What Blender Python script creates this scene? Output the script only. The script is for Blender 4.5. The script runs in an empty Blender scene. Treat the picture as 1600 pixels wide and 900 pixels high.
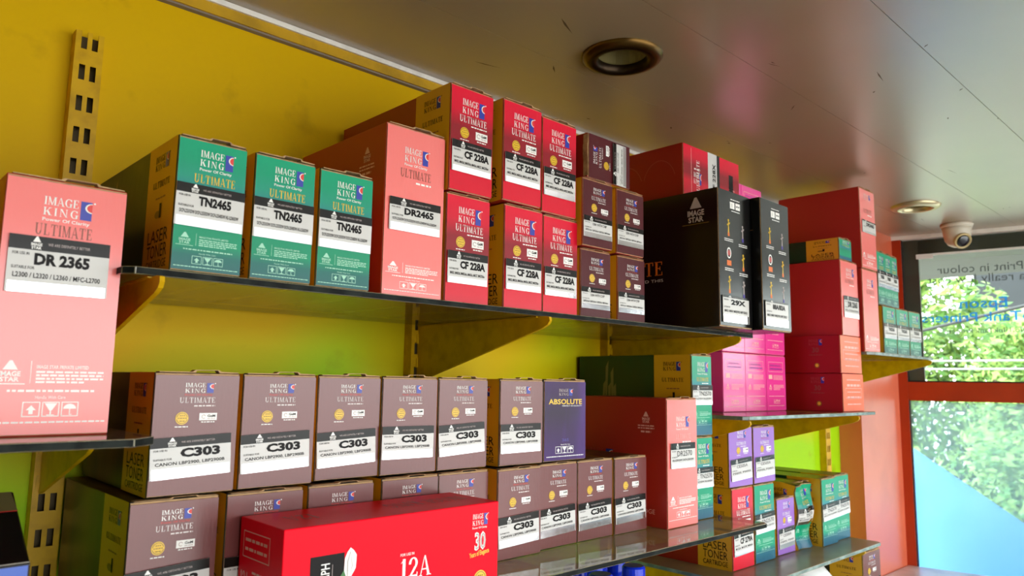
import bpy, bmesh, math, random
from mathutils import Matrix, Vector
S = bpy.context.scene
COL = S.collection
PI = math.pi

# ------------------------------------------------------------------ camera, sky, sun, exposure
cam_d = bpy.data.cameras.new('camera'); cam = bpy.data.objects.new('camera', cam_d); COL.objects.link(cam)
cam_d.sensor_width = 36.0; cam_d.lens = 26.02; cam_d.clip_start = 0.02; cam_d.clip_end = 200
cam.matrix_world = Matrix(((0.72542, -0.09892, -0.68116, -0.0756),
                           (-0.68812, -0.08118, -0.72104, -1.36385),
                           (0.01602, 0.99178, -0.12696, 0.08903),
                           (0, 0, 0, 1)))
S.camera = cam
cam_d.dof.use_dof = True; cam_d.dof.focus_distance = 1.35; cam_d.dof.aperture_fstop = 6.3
S.view_settings.view_transform = 'Standard'; S.view_settings.look = 'None'
S.view_settings.gamma = 1; S.view_settings.use_curve_mapping = False
S.view_settings.exposure = 0.68
SKY_STRENGTH = 5.5; SUN_STRENGTH = 5.0
w = bpy.data.worlds.new('sky'); S.world = w; w.use_nodes = True
wn = w.node_tree.nodes; wl = w.node_tree.links
bg = wn['Background']; bg.inputs['Strength'].default_value = SKY_STRENGTH
tc = wn.new('ShaderNodeTexCoord'); sp = wn.new('ShaderNodeSeparateXYZ'); rp = wn.new('ShaderNodeValToRGB')
wl.new(tc.outputs['Generated'], sp.inputs[0]); wl.new(sp.outputs['Z'], rp.inputs[0])
rp.color_ramp.elements[0].position = 0.0; rp.color_ramp.elements[0].color = (0.95, 0.97, 0.96, 1)
rp.color_ramp.elements[1].position = 0.6; rp.color_ramp.elements[1].color = (0.78, 0.88, 1.0, 1)
wl.new(rp.outputs[0], bg.inputs['Color'])
sun_d = bpy.data.lights.new('sun', 'SUN'); sun_d.energy = SUN_STRENGTH; sun_d.angle = 0.03; sun_d.color = (1, .96, .88)
sun = bpy.data.objects.new('sun', sun_d); COL.objects.link(sun)
sun.rotation_euler = Vector((0.45, -0.42, -0.85)).to_track_quat('-Z', 'Y').to_euler()


def portal(name, loc, size, normal):
    d = bpy.data.lights.new(name, 'AREA'); d.shape = 'RECTANGLE'; d.size, d.size_y = size
    d.cycles.is_portal = True
    o = bpy.data.objects.new(name, d); COL.objects.link(o); o.location = loc
    o.rotation_euler = Vector(normal).to_track_quat('-Z', 'Z').to_euler()


portal('doorway_daylight_portal', (1.75, -3.62, -0.45), (4.5, 2.3), (0, 1, 0))
portal('window_daylight_portal', (3.98, -1.75, 0.0), (3.4, 1.6), (-.98, -.2, 0))
S.cycles.max_bounces = 10; S.cycles.diffuse_bounces = 6; S.cycles.glossy_bounces = 5
S.cycles.transparent_max_bounces = 12; S.cycles.sample_clamp_indirect = 6.0
S.cycles.use_denoising = True
S.cycles.caustics_reflective = False; S.cycles.caustics_refractive = False


# ------------------------------------------------------------------ materials
def lin(c):
    c /= 255.0
    return c / 12.92 if c <= .04045 else ((c + .055) / 1.055) ** 2.4


def rgb(h):
    return tuple(lin(int(h[i:i + 2], 16)) for i in (0, 2, 4)) + (1,)


MATS = {}


def mat(name, col=None, rough=.5, metal=0.0, spec=.5, bump=0.0, bscale=200.0, grad=None, noise=None, coat=0.0, cior=1.5, crough=.12, bstretch=(1, 1, 1)):
    """col hex; grad list of (pos, hex) along the generated height; noise=(scale, hex2, amount, stretch)"""
    if name in MATS: return MATS[name]
    m = bpy.data.materials.new(name); MATS[name] = m; m.use_nodes = True
    nt = m.node_tree; b = nt.nodes['Principled BSDF']; L = nt.links
    b.inputs['Roughness'].default_value = rough; b.inputs['Metallic'].default_value = metal
    b.inputs['Specular IOR Level'].default_value = spec; b.inputs['Coat Weight'].default_value = coat
    b.inputs['Coat Roughness'].default_value = crough; b.inputs['Coat IOR'].default_value = cior
    t = nt.nodes.new('ShaderNodeTexCoord'); out = None
    if grad:
        s = nt.nodes.new('ShaderNodeSeparateXYZ'); L.new(t.outputs['Generated'], s.inputs[0])
        r = nt.nodes.new('ShaderNodeValToRGB'); L.new(s.outputs['Z'], r.inputs[0])
        els = r.color_ramp.elements
        els[0].position, els[0].color = grad[0][0], rgb(grad[0][1])
        els[1].position, els[1].color = grad[-1][0], rgb(grad[-1][1])
        for p_, h_ in grad[1:-1]:
            e = els.new(p_); e.color = rgb(h_)
        out = r.outputs[0]
    else:
        b.inputs['Base Color'].default_value = rgb(col)
    if noise:
        n = nt.nodes.new('ShaderNodeTexNoise'); n.inputs['Scale'].default_value = noise[0]; n.inputs['Detail'].default_value = 4
        mp = nt.nodes.new('ShaderNodeMapping'); mp.inputs['Scale'].default_value = noise[3] if len(noise) > 3 else (1, 1, 1)
        L.new(t.outputs['Object'], mp.inputs[0]); L.new(mp.outputs[0], n.inputs['Vector'])
        r2 = nt.nodes.new('ShaderNodeValToRGB'); L.new(n.outputs[0], r2.inputs[0])
        r2.color_ramp.elements[0].position = .45; r2.color_ramp.elements[1].position = .72
        r2.color_ramp.elements[0].color = (0, 0, 0, 1); r2.color_ramp.elements[1].color = (noise[2],) * 3 + (1,)
        x = nt.nodes.new('ShaderNodeMix'); x.data_type = 'RGBA'
        L.new(r2.outputs[0], x.inputs[0])
        if out: L.new(out, x.inputs[6])
        else: x.inputs[6].default_value = rgb(col)
        x.inputs[7].default_value = rgb(noise[1]); out = x.outputs[2]
    if out: L.new(out, b.inputs['Base Color'])
    if bump:
        n = nt.nodes.new('ShaderNodeTexNoise'); n.inputs['Scale'].default_value = bscale; n.inputs['Detail'].default_value = 3
        mp = nt.nodes.new('ShaderNodeMapping'); mp.inputs['Scale'].default_value = bstretch
        L.new(t.outputs['Object'], mp.inputs[0]); L.new(mp.outputs[0], n.inputs['Vector'])
        bu = nt.nodes.new('ShaderNodeBump'); bu.inputs['Strength'].default_value = bump; bu.inputs['Distance'].default_value = .002
        L.new(n.outputs[0], bu.inputs['Height']); L.new(bu.outputs[0], b.inputs['Normal'])
    return m


CARD = dict(rough=.36, spec=.22, coat=.12, cior=1.6, crough=.16, bump=.12, bscale=60, bstretch=(3, 1, .6))
mat('white_print', 'f2f0ec', .4)
mat('silver_print', 'b9a9a6', .4)
mat('pale_silver_print', 'ddd4d2', .4)
mat('gold_print', 'e8be2c', .35)
mat('dark_gold_print', '8a6410', .4)
mat('brown_print', '8d4a3a', .4)
mat('red_print', 'd8322e', .4)
mat('blue_print', '1f2f9e', .35)
mat('black_print', '151111', .4, spec=.12)
mat('orange_print', 'd96a1d', .4)
mat('pale_pink_print', 'f3b4ac', .4)
mat('faint_red_print', 'b04440', .4)
mat('light_green_print', '9fd8bf', .4)
mat('leaf_print', '2c6b2a', .4)
mat('violet_print', '3d2a86', .4)
mat('sticker_white', 'cfcdca', .38, bump=.05, bscale=40)
mat('sticker_black', '120f0c', .22, spec=.22)
mat('foil', 'e9e9ee', .14, 1.0, bump=.15, bscale=25)
mat('kraft', 'b8946a', .8, bump=.2, bscale=90, noise=(60, '6d5236', .7))
mat('gold_side', 'dba31c', .34, .0, bump=.05, bscale=30)
mat('teal_front', grad=[(0, '245f7c'), (.13, '21687a'), (.2, '0f9a72'), (.5, '0c8f68'), (.62, '2f8090'), (.72, '1e9279'), (.85, '06966f'), (1, '039c72')], **CARD)
mat('green_side', '0c3a1e', noise=(5, '20301c', .8), **CARD)
mat('salmon_front', 'f0736e', **{**CARD, 'coat': .5, 'cior': 1.7})
mat('salmon_side', 'b3271f', rough=.42, bump=.06, bscale=40)
mat('crimson_front', grad=[(0, 'd8112f'), (.3, 'd6102f'), (.44, '8c0f1f'), (.62, '8a1220'), (.78, 'd00f30'), (1, 'e00c33')], **CARD)
mat('crimson_side', '94100f', rough=.42)
mat('maroon_front', '4c0d15', **{**CARD, 'coat': 0.0})
mat('brown_front', '682825', rough=.38, spec=.4, coat=.26, cior=1.7, crough=.18, bump=.15, bscale=70, bstretch=(3, 1, .6))
mat('swirl_side', '1c130c', rough=.35, noise=(9, '7d5c12', 1.0, (1, .5, .12)))
mat('purple_front', grad=[(0, '3b1a5e'), (.35, '3a1e4e'), (.6, '33233d'), (1, '402656')], noise=(7, '61309a', .8, (1, 1, .2)), rough=.38, spec=.25, bump=.12, bscale=60)
mat('green_front', grad=[(0, '1c5f60'), (.12, '1a6a62'), (.2, '0c8f68'), (.5, '0c8f68'), (.62, '2c8385'), (.72, '1e9279'), (.85, '06966f'), (1, '039c72')], **CARD)
mat('lilac_front', '9a6cc2', **CARD)
mat('lilac_side', '3e2a6e', rough=.4)
mat('black_carton', '0d0c0d', rough=.24, spec=.5)
mat('red_carton', 'f50022', rough=.38, spec=.1, bump=.08, bscale=60)
mat('red_carton_side', '9c0905', rough=.42)
mat('pink_front', 'ee3f98', grad=None, rough=.26, coat=.3, bump=.2, bscale=18)
mat('orange_end', 'ea6230', rough=.34)
mat('blue_carton', '1f4fb5', rough=.3)
mat('olive_carton', '6a5f3a', rough=.4)
mat('slot_shade', '4e3c08', rough=.6)  # darkened paint: shade behind the upright slots put into the colour
mat('shelf_edge', '0b0f0e', rough=.55, spec=.1, noise=(40, '2a302c', .7))
mat('shelf_edge_pale', '5d6f68', rough=.2, spec=.5, noise=(30, '9db0a6', .7))
mat('dusty_shelf', '7d7158', rough=.4, coat=.25, cior=1.5, crough=.12, noise=(7, '968b70', .8))
mat('bracket_paint', 'd2a400', rough=.4, bump=.1, bscale=60, noise=(30, '7a5408', .35), spec=.3)
mat('white_trim', 'f4f0ea', rough=.5, noise=(12, 'a89f90', .45))
mat('yellow_trim', 'c79a06', rough=.45, noise=(14, '7a5c08', .6))
mat('ceiling_pvc', '968468', rough=.3, coat=1.0, cior=1.8, crough=.32, noise=(3.0, '87755a', .6), bump=.03, bscale=4)
mat('scuff', '5e4c38', rough=.7)
mat('groove', '86786a', rough=.8)
mat('orange_paint', 'a8320e', rough=.34, noise=(6, '8f2408', .6), bump=.05, bscale=20)
mat('pillar_paint', 'dc6a46', rough=.38, coat=.7, cior=1.6, crough=.3, noise=(5, 'b9482a', .5), bump=.08, bscale=12)
mat('gasket', '1b1513', rough=.7)
mat('grey_metal', '6c6a64', rough=.5)
mat('shutter_grey', '4b4b45', rough=.5)
mat('floor_tile', '8e8678', rough=.35, noise=(3, '6b6458', .5))
mat('plaster', 'b9a878', rough=.7)
mat('concrete', 'b5b1a8', rough=.9, noise=(2, '98948a', .6))
mat('counter_top', 'd8d4cc', rough=.3, noise=(8, '8f8a84', .6))
mat('counter_body', '6b5a4a', rough=.5)
mat('bronze', '5d431c', rough=.3, metal=.85)
mat('bronze_dark', '2e2010', rough=.35, metal=.8)
mat('brass_pale', 'cdbf98', rough=.3, metal=.6)
mat('reflector', 'a99a66', rough=.3, metal=.5, bump=.4, bscale=40, bstretch=(1, 1, .05))
mat('bulb_glass', 'e7e2d2', rough=.2)
mat('camera_white', 'd8cfc0', rough=.4)
mat('camera_lens', '0b0d18', rough=.06, spec=.8)
mat('camera_ring', 'c9b27e', rough=.35)
mat('bottle_blue', '1030c8', rough=.25)
mat('bottle_cap_dark', '2c2a1e', rough=.4)
mat('plastic_wrap', 'f2f4f4', rough=.12, spec=.8, bump=.8, bscale=22)
mat('leaf_light', '84a04a', rough=.6)
mat('leaf_mid', '547f34', rough=.6)
mat('bark', '5b4b3a', rough=.9)
mat('tarp_blue', '4a92dc', rough=.6, noise=(3, '74b0ea', .7), bump=.2, bscale=6)
mat('awning_grey', '5c5e59', rough=.7)
mat('building_grey', '3c3e42', rough=.8, noise=(1, '2e3034', .5))
mat('stone_tan', 'b9a68e', rough=.8)
mat('cable_black', '2b2d2c', rough=.6)
mat('rail_paint', '9fa29c', rough=.6)
mat('white_paint', 'e8e8e4', rough=.5)


def wall_material():
    m = bpy.data.materials.new('yellow_wall'); m.use_nodes = True; nt = m.node_tree; L = nt.links
    b = nt.nodes['Principled BSDF']; b.inputs['Roughness'].default_value = .5; b.inputs['Specular IOR Level'].default_value = .12
    t = nt.nodes.new('ShaderNodeTexCoord')
    n1 = nt.nodes.new('ShaderNodeTexNoise'); n1.inputs['Scale'].default_value = 2.3; n1.inputs['Detail'].default_value = 1.5
    L.new(t.outputs['Object'], n1.inputs['Vector'])
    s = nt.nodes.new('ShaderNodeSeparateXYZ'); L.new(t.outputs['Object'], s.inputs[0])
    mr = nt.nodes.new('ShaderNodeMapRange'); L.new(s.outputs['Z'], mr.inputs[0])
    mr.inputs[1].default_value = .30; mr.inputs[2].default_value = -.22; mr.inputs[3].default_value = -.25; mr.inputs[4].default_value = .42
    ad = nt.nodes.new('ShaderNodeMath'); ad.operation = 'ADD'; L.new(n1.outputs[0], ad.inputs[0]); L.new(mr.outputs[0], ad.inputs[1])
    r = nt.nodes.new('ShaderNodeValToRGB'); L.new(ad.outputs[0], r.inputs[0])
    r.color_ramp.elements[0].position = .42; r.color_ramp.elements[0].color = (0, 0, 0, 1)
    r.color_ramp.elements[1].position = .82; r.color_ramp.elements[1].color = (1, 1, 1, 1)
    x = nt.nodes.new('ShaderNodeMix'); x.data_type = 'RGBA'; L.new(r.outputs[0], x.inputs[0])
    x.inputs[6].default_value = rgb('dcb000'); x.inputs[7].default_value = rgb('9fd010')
    n2 = nt.nodes.new('ShaderNodeTexNoise'); n2.inputs['Scale'].default_value = 9; n2.inputs['Detail'].default_value = 6
    L.new(t.outputs['Object'], n2.inputs['Vector'])
    r2 = nt.nodes.new('ShaderNodeValToRGB'); L.new(n2.outputs[0], r2.inputs[0])
    r2.color_ramp.elements[0].position = .60; r2.color_ramp.elements[0].color = (0, 0, 0, 1)
    r2.color_ramp.elements[1].position = .80; r2.color_ramp.elements[1].color = (.55, .55, .55, 1)
    x2 = nt.nodes.new('ShaderNodeMix'); x2.data_type = 'RGBA'; L.new(r2.outputs[0], x2.inputs[0]); L.new(x.outputs[2], x2.inputs[6])
    x2.inputs[7].default_value = rgb('8a6a10'); L.new(x2.outputs[2], b.inputs['Base Color'])
    bu = nt.nodes.new('ShaderNodeBump'); bu.inputs['Strength'].default_value = .25; bu.inputs['Distance'].default_value = .01
    L.new(n2.outputs[0], bu.inputs['Height']); L.new(bu.outputs[0], b.inputs['Normal'])
    MATS['yellow_wall'] = m


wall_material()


def glass_material(name, tint, gloss):
    m = bpy.data.materials.new(name); m.use_nodes = True; nt = m.node_tree; L = nt.links
    nt.nodes.remove(nt.nodes['Principled BSDF'])
    tr = nt.nodes.new('ShaderNodeBsdfTransparent'); tr.inputs[0].default_value = tint
    gl = nt.nodes.new('ShaderNodeBsdfGlossy'); gl.inputs['Roughness'].default_value = .03
    fr = nt.nodes.new('ShaderNodeFresnel'); fr.inputs[0].default_value = gloss
    mx = nt.nodes.new('ShaderNodeMixShader')
    L.new(fr.outputs[0], mx.inputs[0]); L.new(tr.outputs[0], mx.inputs[1]); L.new(gl.outputs[0], mx.inputs[2])
    L.new(mx.outputs[0], nt.nodes['Material Output'].inputs['Surface']); MATS[name] = m


def shelf_glass_material():
    m = bpy.data.materials.new('shelf_glass'); m.use_nodes = True; nt = m.node_tree; L = nt.links
    nt.nodes.remove(nt.nodes['Principled BSDF'])
    tr = nt.nodes.new('ShaderNodeBsdfTransparent'); tr.inputs[0].default_value = (.86, .90, .80, 1)
    df = nt.nodes.new('ShaderNodeBsdfDiffuse'); df.inputs[0].default_value = rgb('b9ad90')
    gl = nt.nodes.new('ShaderNodeBsdfGlossy'); gl.inputs['Roughness'].default_value = .05
    t = nt.nodes.new('ShaderNodeTexCoord'); n = nt.nodes.new('ShaderNodeTexNoise'); n.inputs['Scale'].default_value = 11; n.inputs['Detail'].default_value = 5
    L.new(t.outputs['Object'], n.inputs['Vector'])
    mr = nt.nodes.new('ShaderNodeMapRange'); L.new(n.outputs[0], mr.inputs[0])
    mr.inputs[1].default_value = .35; mr.inputs[2].default_value = .70; mr.inputs[3].default_value = .28; mr.inputs[4].default_value = .62
    a_ = nt.nodes.new('ShaderNodeMixShader'); ge = nt.nodes.new('ShaderNodeNewGeometry'); sz = nt.nodes.new('ShaderNodeSeparateXYZ'); L.new(ge.outputs['True Normal'], sz.inputs[0])
    up = nt.nodes.new('ShaderNodeMapRange'); L.new(sz.outputs['Z'], up.inputs[0]); up.inputs[1].default_value = -.5; up.inputs[2].default_value = .5; up.inputs[3].default_value = .3; up.inputs[4].default_value = 1.0
    mu = nt.nodes.new('ShaderNodeMath'); mu.operation = 'MULTIPLY'; L.new(mr.outputs[0], mu.inputs[0]); L.new(up.outputs[0], mu.inputs[1])
    L.new(mu.outputs[0], a_.inputs[0]); L.new(tr.outputs[0], a_.inputs[1]); L.new(df.outputs[0], a_.inputs[2])
    lw = nt.nodes.new('ShaderNodeLayerWeight'); lw.inputs['Blend'].default_value = .5
    pw = nt.nodes.new('ShaderNodeMath'); pw.operation = 'POWER'; L.new(lw.outputs['Facing'], pw.inputs[0]); pw.inputs[1].default_value = 4.5
    m2 = nt.nodes.new('ShaderNodeMapRange'); L.new(pw.outputs[0], m2.inputs[0]); m2.inputs[3].default_value = .05; m2.inputs[4].default_value = .97
    b_ = nt.nodes.new('ShaderNodeMixShader'); L.new(m2.outputs[0], b_.inputs[0]); L.new(a_.outputs[0], b_.inputs[1]); L.new(gl.outputs[0], b_.inputs[2])
    L.new(b_.outputs[0], nt.nodes['Material Output'].inputs['Surface']); MATS['shelf_glass'] = m


shelf_glass_material()
def film_material(name, tint, haze, amount):
    m = bpy.data.materials.new(name); m.use_nodes = True; nt = m.node_tree; L = nt.links
    nt.nodes.remove(nt.nodes['Principled BSDF'])
    tr = nt.nodes.new('ShaderNodeBsdfTransparent'); tr.inputs[0].default_value = tint
    tl = nt.nodes.new('ShaderNodeBsdfTranslucent'); tl.inputs[0].default_value = haze
    mx = nt.nodes.new('ShaderNodeMixShader'); mx.inputs[0].default_value = amount
    L.new(tr.outputs[0], mx.inputs[1]); L.new(tl.outputs[0], mx.inputs[2])
    L.new(mx.outputs[0], nt.nodes['Material Output'].inputs['Surface']); MATS[name] = m


film_material('vinyl_grey', (.09, .10, .11, 1), (.2, .2, .2, 1), .2)
film_material('vinyl_blue', (.02, .22, .70, 1), (.05, .3, .8, 1), .35)
film_material('cyan_film', (.78, .92, .97, 1), (.66, .84, .93, 1), .30)
glass_material('window_glass', (.93, .97, .95, 1), 1.35)


# ------------------------------------------------------------------ mesh helpers
class Geo:
    def __init__(s):
        s.v = []; s.f = []; s.m = []; s.mi = []

    def midx(s, name):
        if name not in s.m: s.m.append(name)
        return s.m.index(name)

    def face(s, pts, mname):
        k = len(s.v); s.v += [tuple(p) for p in pts]; s.f.append(tuple(range(k, k + len(pts)))); s.mi.append(s.midx(mname))

    def mesh_add(s, vs, fs, mname):
        k = len(s.v); s.v += [tuple(p) for p in vs]; i = s.midx(mname)
        for f in fs: s.f.append(tuple(k + q for q in f)); s.mi.append(i)

    def box(s, x0, x1, y0, y1, z0, z1, mname, front=None):
        p = [(x0, y0, z0), (x1, y0, z0), (x1, y1, z0), (x0, y1, z0), (x0, y0, z1), (x1, y0, z1), (x1, y1, z1), (x0, y1, z1)]
        for n, q in zip('bfrkt l'.replace(' ', ''), ((0, 3, 2, 1), (0, 1, 5, 4), (1, 2, 6, 5), (2, 3, 7, 6), (4, 5, 6, 7), (3, 0, 4, 7))):
            s.face([p[i] for i in q], front if (front and n == 'f') else mname)

    def prism(s, poly, y0, y1, mname):
        """poly in (x,z), counter-clockwise seen from -y"""
        n = len(poly)
        s.face([(a, y0, b) for a, b in poly], mname)
        s.face([(a, y1, b) for a, b in reversed(poly)], mname)
        for i in range(n):
            a, b = poly[i], poly[(i + 1) % n]
            s.face([(b[0], y0, b[1]), (a[0], y0, a[1]), (a[0], y1, a[1]), (b[0], y1, b[1])], mname)

    def lathe(s, prof, n, mname, c=(0, 0, 0), M=None, caps=True):
        k = len(s.v); i = s.midx(mname)
        for r_, z_ in prof:
            for j in range(n):
                p = Vector((r_ * math.cos(2 * PI * j / n), r_ * math.sin(2 * PI * j / n), z_))
                if M: p = M @ p
                s.v.append((p.x + c[0], p.y + c[1], p.z + c[2]))
        for a in range(len(prof) - 1):
            for j in range(n):
                j2 = (j + 1) % n
                s.f.append((k + a * n + j, k + a * n + j2, k + (a + 1) * n + j2, k + (a + 1) * n + j)); s.mi.append(i)
        for a, rev in ((0, True), (len(prof) - 1, False)) if caps else ():
            if prof[a][0] > 1e-5:
                q = [k + a * n + j for j in range(n)]
                s.f.append(tuple(reversed(q)) if rev else tuple(q)); s.mi.append(i)

    def tube(s, pts, r, mname, n=8):
        k = len(s.v); i = s.midx(mname); pts = [Vector(p) for p in pts]
        for a, p in enumerate(pts):
            d = (pts[min(a + 1, len(pts) - 1)] - pts[max(a - 1, 0)]).normalized()
            u = d.orthogonal().normalized(); v = d.cross(u)
            for j in range(n):
                q = p + r * (math.cos(2 * PI * j / n) * u + math.sin(2 * PI * j / n) * v); s.v.append(tuple(q))
        for a in range(len(pts) - 1):
            for j in range(n):
                j2 = (j + 1) % n
                s.f.append((k + a * n + j, k + a * n + j2, k + (a + 1) * n + j2, k + (a + 1) * n + j)); s.mi.append(i)

    def mesh(s, name, bevel=0, smooth=False):
        me = bpy.data.meshes.new(name); me.from_pydata(s.v, [], s.f)
        for mm in s.m: me.materials.append(MATS[mm])
        for p, i in zip(me.polygons, s.mi): p.material_index = i; p.use_smooth = smooth
        if bevel:
            bm = bmesh.new(); bm.from_mesh(me); bmesh.ops.remove_doubles(bm, verts=bm.verts, dist=1e-5)
            bmesh.ops.bevel(bm, geom=[e for e in bm.edges if len(e.link_faces) == 2], offset=bevel, segments=2, affect='EDGES', profile=.5)
            bm.to_mesh(me); bm.free()
        elif smooth:
            bm = bmesh.new(); bm.from_mesh(me); bmesh.ops.remove_doubles(bm, verts=bm.verts, dist=1e-6); bm.to_mesh(me); bm.free()
        me.update(); return me

    def obj(s, name, parent=None, **k):
        return link(name, s.mesh(name, **k), parent)


def merge_print(me, g2):
    """append flat printing to a carton body so that the two are one mesh"""
    if not g2.v: return me
    m2 = g2.mesh('printing'); base = len(me.materials)
    for mm in m2.materials: me.materials.append(mm)
    for p in m2.polygons: p.material_index += base
    bm = bmesh.new(); bm.from_mesh(me); bm.from_mesh(m2); bm.to_mesh(me); bm.free(); bpy.data.meshes.remove(m2)
    return me


def link(name, me, parent=None):
    o = bpy.data.objects.new(name, me); COL.objects.link(o)
    if parent: o.parent = parent
    return o


def tag(o, label, cat, group=None):
    o['label'] = label; o['category'] = cat
    if group: o['group'] = group
    return o


def structure(o):
    o['kind'] = 'structure'; return o


def root(name, loc, label, cat, group=None, rz=0.0):
    o = bpy.data.objects.new(name, None); COL.objects.link(o); o.location = loc; o.rotation_euler = (0, 0, rz)
    o.empty_display_size = .02
    return tag(o, label, cat, group)


# ------------------------------------------------------------------ flat artwork (printing)
_tc = {}


def sans(text, bold=0.0):
    key = (text, bold)
    if key not in _tc:
        cu = bpy.data.curves.new('lettering', 'FONT'); cu.body = text; cu.size = 1; cu.offset = bold; cu.resolution_u = 2
        cu.fill_mode = 'FRONT'
        o = bpy.data.objects.new('lettering', cu); COL.objects.link(o)
        dg = bpy.context.evaluated_depsgraph_get(); me = bpy.data.meshes.new_from_object(o.evaluated_get(dg))
        vs = [(v.co.x, v.co.y) for v in me.vertices]; fs = [tuple(p.vertices) for p in me.polygons]
        bpy.data.objects.remove(o); bpy.data.curves.remove(cu); bpy.data.meshes.remove(me)
        x0 = min(v[0] for v in vs); x1 = max(v[0] for v in vs)
        vs = [((x - x0), y / .7) for x, y in vs]
        _tc[key] = (vs, fs, x1 - x0)
    return _tc[key]


def arc(cx, cy, rx, ry, a0, a1, n=10):
    return [(cx + rx * math.cos(math.radians(a0 + (a1 - a0) * i / n)), cy + ry * math.sin(math.radians(a0 + (a1 - a0) * i / n))) for i in range(n + 1)]


def ring(cx, cy, rx, ry, t, a0, a1, tx=None, n=12):
    tx = t if tx is None else tx
    o = arc(cx, cy, rx, ry, a0, a1, n); i = arc(cx, cy, rx - tx, ry - t, a0, a1, n)
    return [[o[k], o[k + 1], i[k + 1], i[k]] for k in range(n)]


TH, HL, SF = .17, .055, .05   # thick stem, hairline, serif height


def R_(x0, x1, y0, y1): return [(x0, y0), (x1, y0), (x1, y1), (x0, y1)]


def stemS(x, w_=TH, y0=0, y1=1, e=.07):
    return [R_(x, x + w_, y0, y1), R_(x - e, x + w_ + e, y0, y0 + SF), R_(x - e, x + w_ + e, y1 - SF, y1)]


GLY = {
    'I': (.40, stemS(.12)),
    'M': (1.0, stemS(.09, .07) + stemS(.76, TH) + [[(.05, 1), (.24, 1), (.53, 0), (.45, 0)], [(.45, 0), (.53, 0), (.82, 1), (.76, 1)]]),
    'A': (.86, [[(.38, 1), (.47, 1), (.82, 0), (.63, 0)], [(.36, .93), (.43, 1), (.14, 0), (.08, 0)], R_(.2, .68, .3, .36), R_(0, .24, 0, SF), R_(.56, .9, 0, SF)]),
    'G': (.90, ring(.46, .5, .43, .52, .06, 40, 320, TH) + [R_(.62, .8, .0, .42), R_(.54, .9, .40, .45), R_(.72, .79, .68, .98)]),
    'E': (.74, stemS(.1) + [R_(.1, .66, 0, HL), R_(.1, .64, 1 - HL, 1), R_(.2, .48, .49, .545), R_(.61, .67, 0, .26), R_(.59, .65, .76, 1), R_(.45, .5, .38, .65)]),
    'K': (.92, stemS(.1) + [[(.22, .36), (.27, .36), (.78, 1), (.70, 1)], [(.36, .56), (.52, .66), (.86, 0), (.64, 0)], R_(.56, .9, .95, 1), R_(.54, .95, 0, SF)]),
    'N': (.95, stemS(.1, .06) + stemS(.74, .06) + [[(.06, 1), (.26, 1), (.80, 0), (.70, 0)]]),
    'U': (.92, [R_(.1, .1 + TH, .3, 1), R_(.68, .74, .3, 1), R_(.02, .36, .95, 1), R_(.58, .84, .95, 1)] + ring(.42, .33, .32, .34, .07, 180, 360, .16)),
    'L': (.74, stemS(.1) + [R_(.1, .66, 0, HL), R_(.61, .67, 0, .28)]),
    'T': (.80, [R_(.31, .31 + TH, 0, 1), R_(.2, .6, 0, SF), R_(.02, .76, 1 - HL, 1), R_(.02, .08, .74, 1), R_(.7, .76, .74, 1)]),
    '1': (.58, [R_(.22, .42, 0, 1), R_(.06, .56, 0, SF), [(.08, .78), (.22, .84), (.22, 1), (.30, 1)]]),
    '2': (.74, ring(.36, .72, .32, .29, .07, -40, 175, .17) + [[(.44, .56), (.62, .55), (.26, .12), (.04, .04)], R_(.04, .68, 0, .15), R_(.62, .68, .1, .27), R_(.04, .2, .68, .76)]),
    '3': (.70, ring(.32, .75, .28, .26, .06, -85, 165, .15) + ring(.32, .27, .32, .29, .06, -165, 85, .17)),
    '0': (.78, ring(.38, .5, .34, .52, .07, 0, 360, .15, 20)),
    '8': (.74, ring(.35, .75, .26, .26, .06, 0, 360, .13, 16) + ring(.35, .26, .31, .28, .06, 0, 360, .15, 16)),
    ' ': (.4, []),
}


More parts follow.
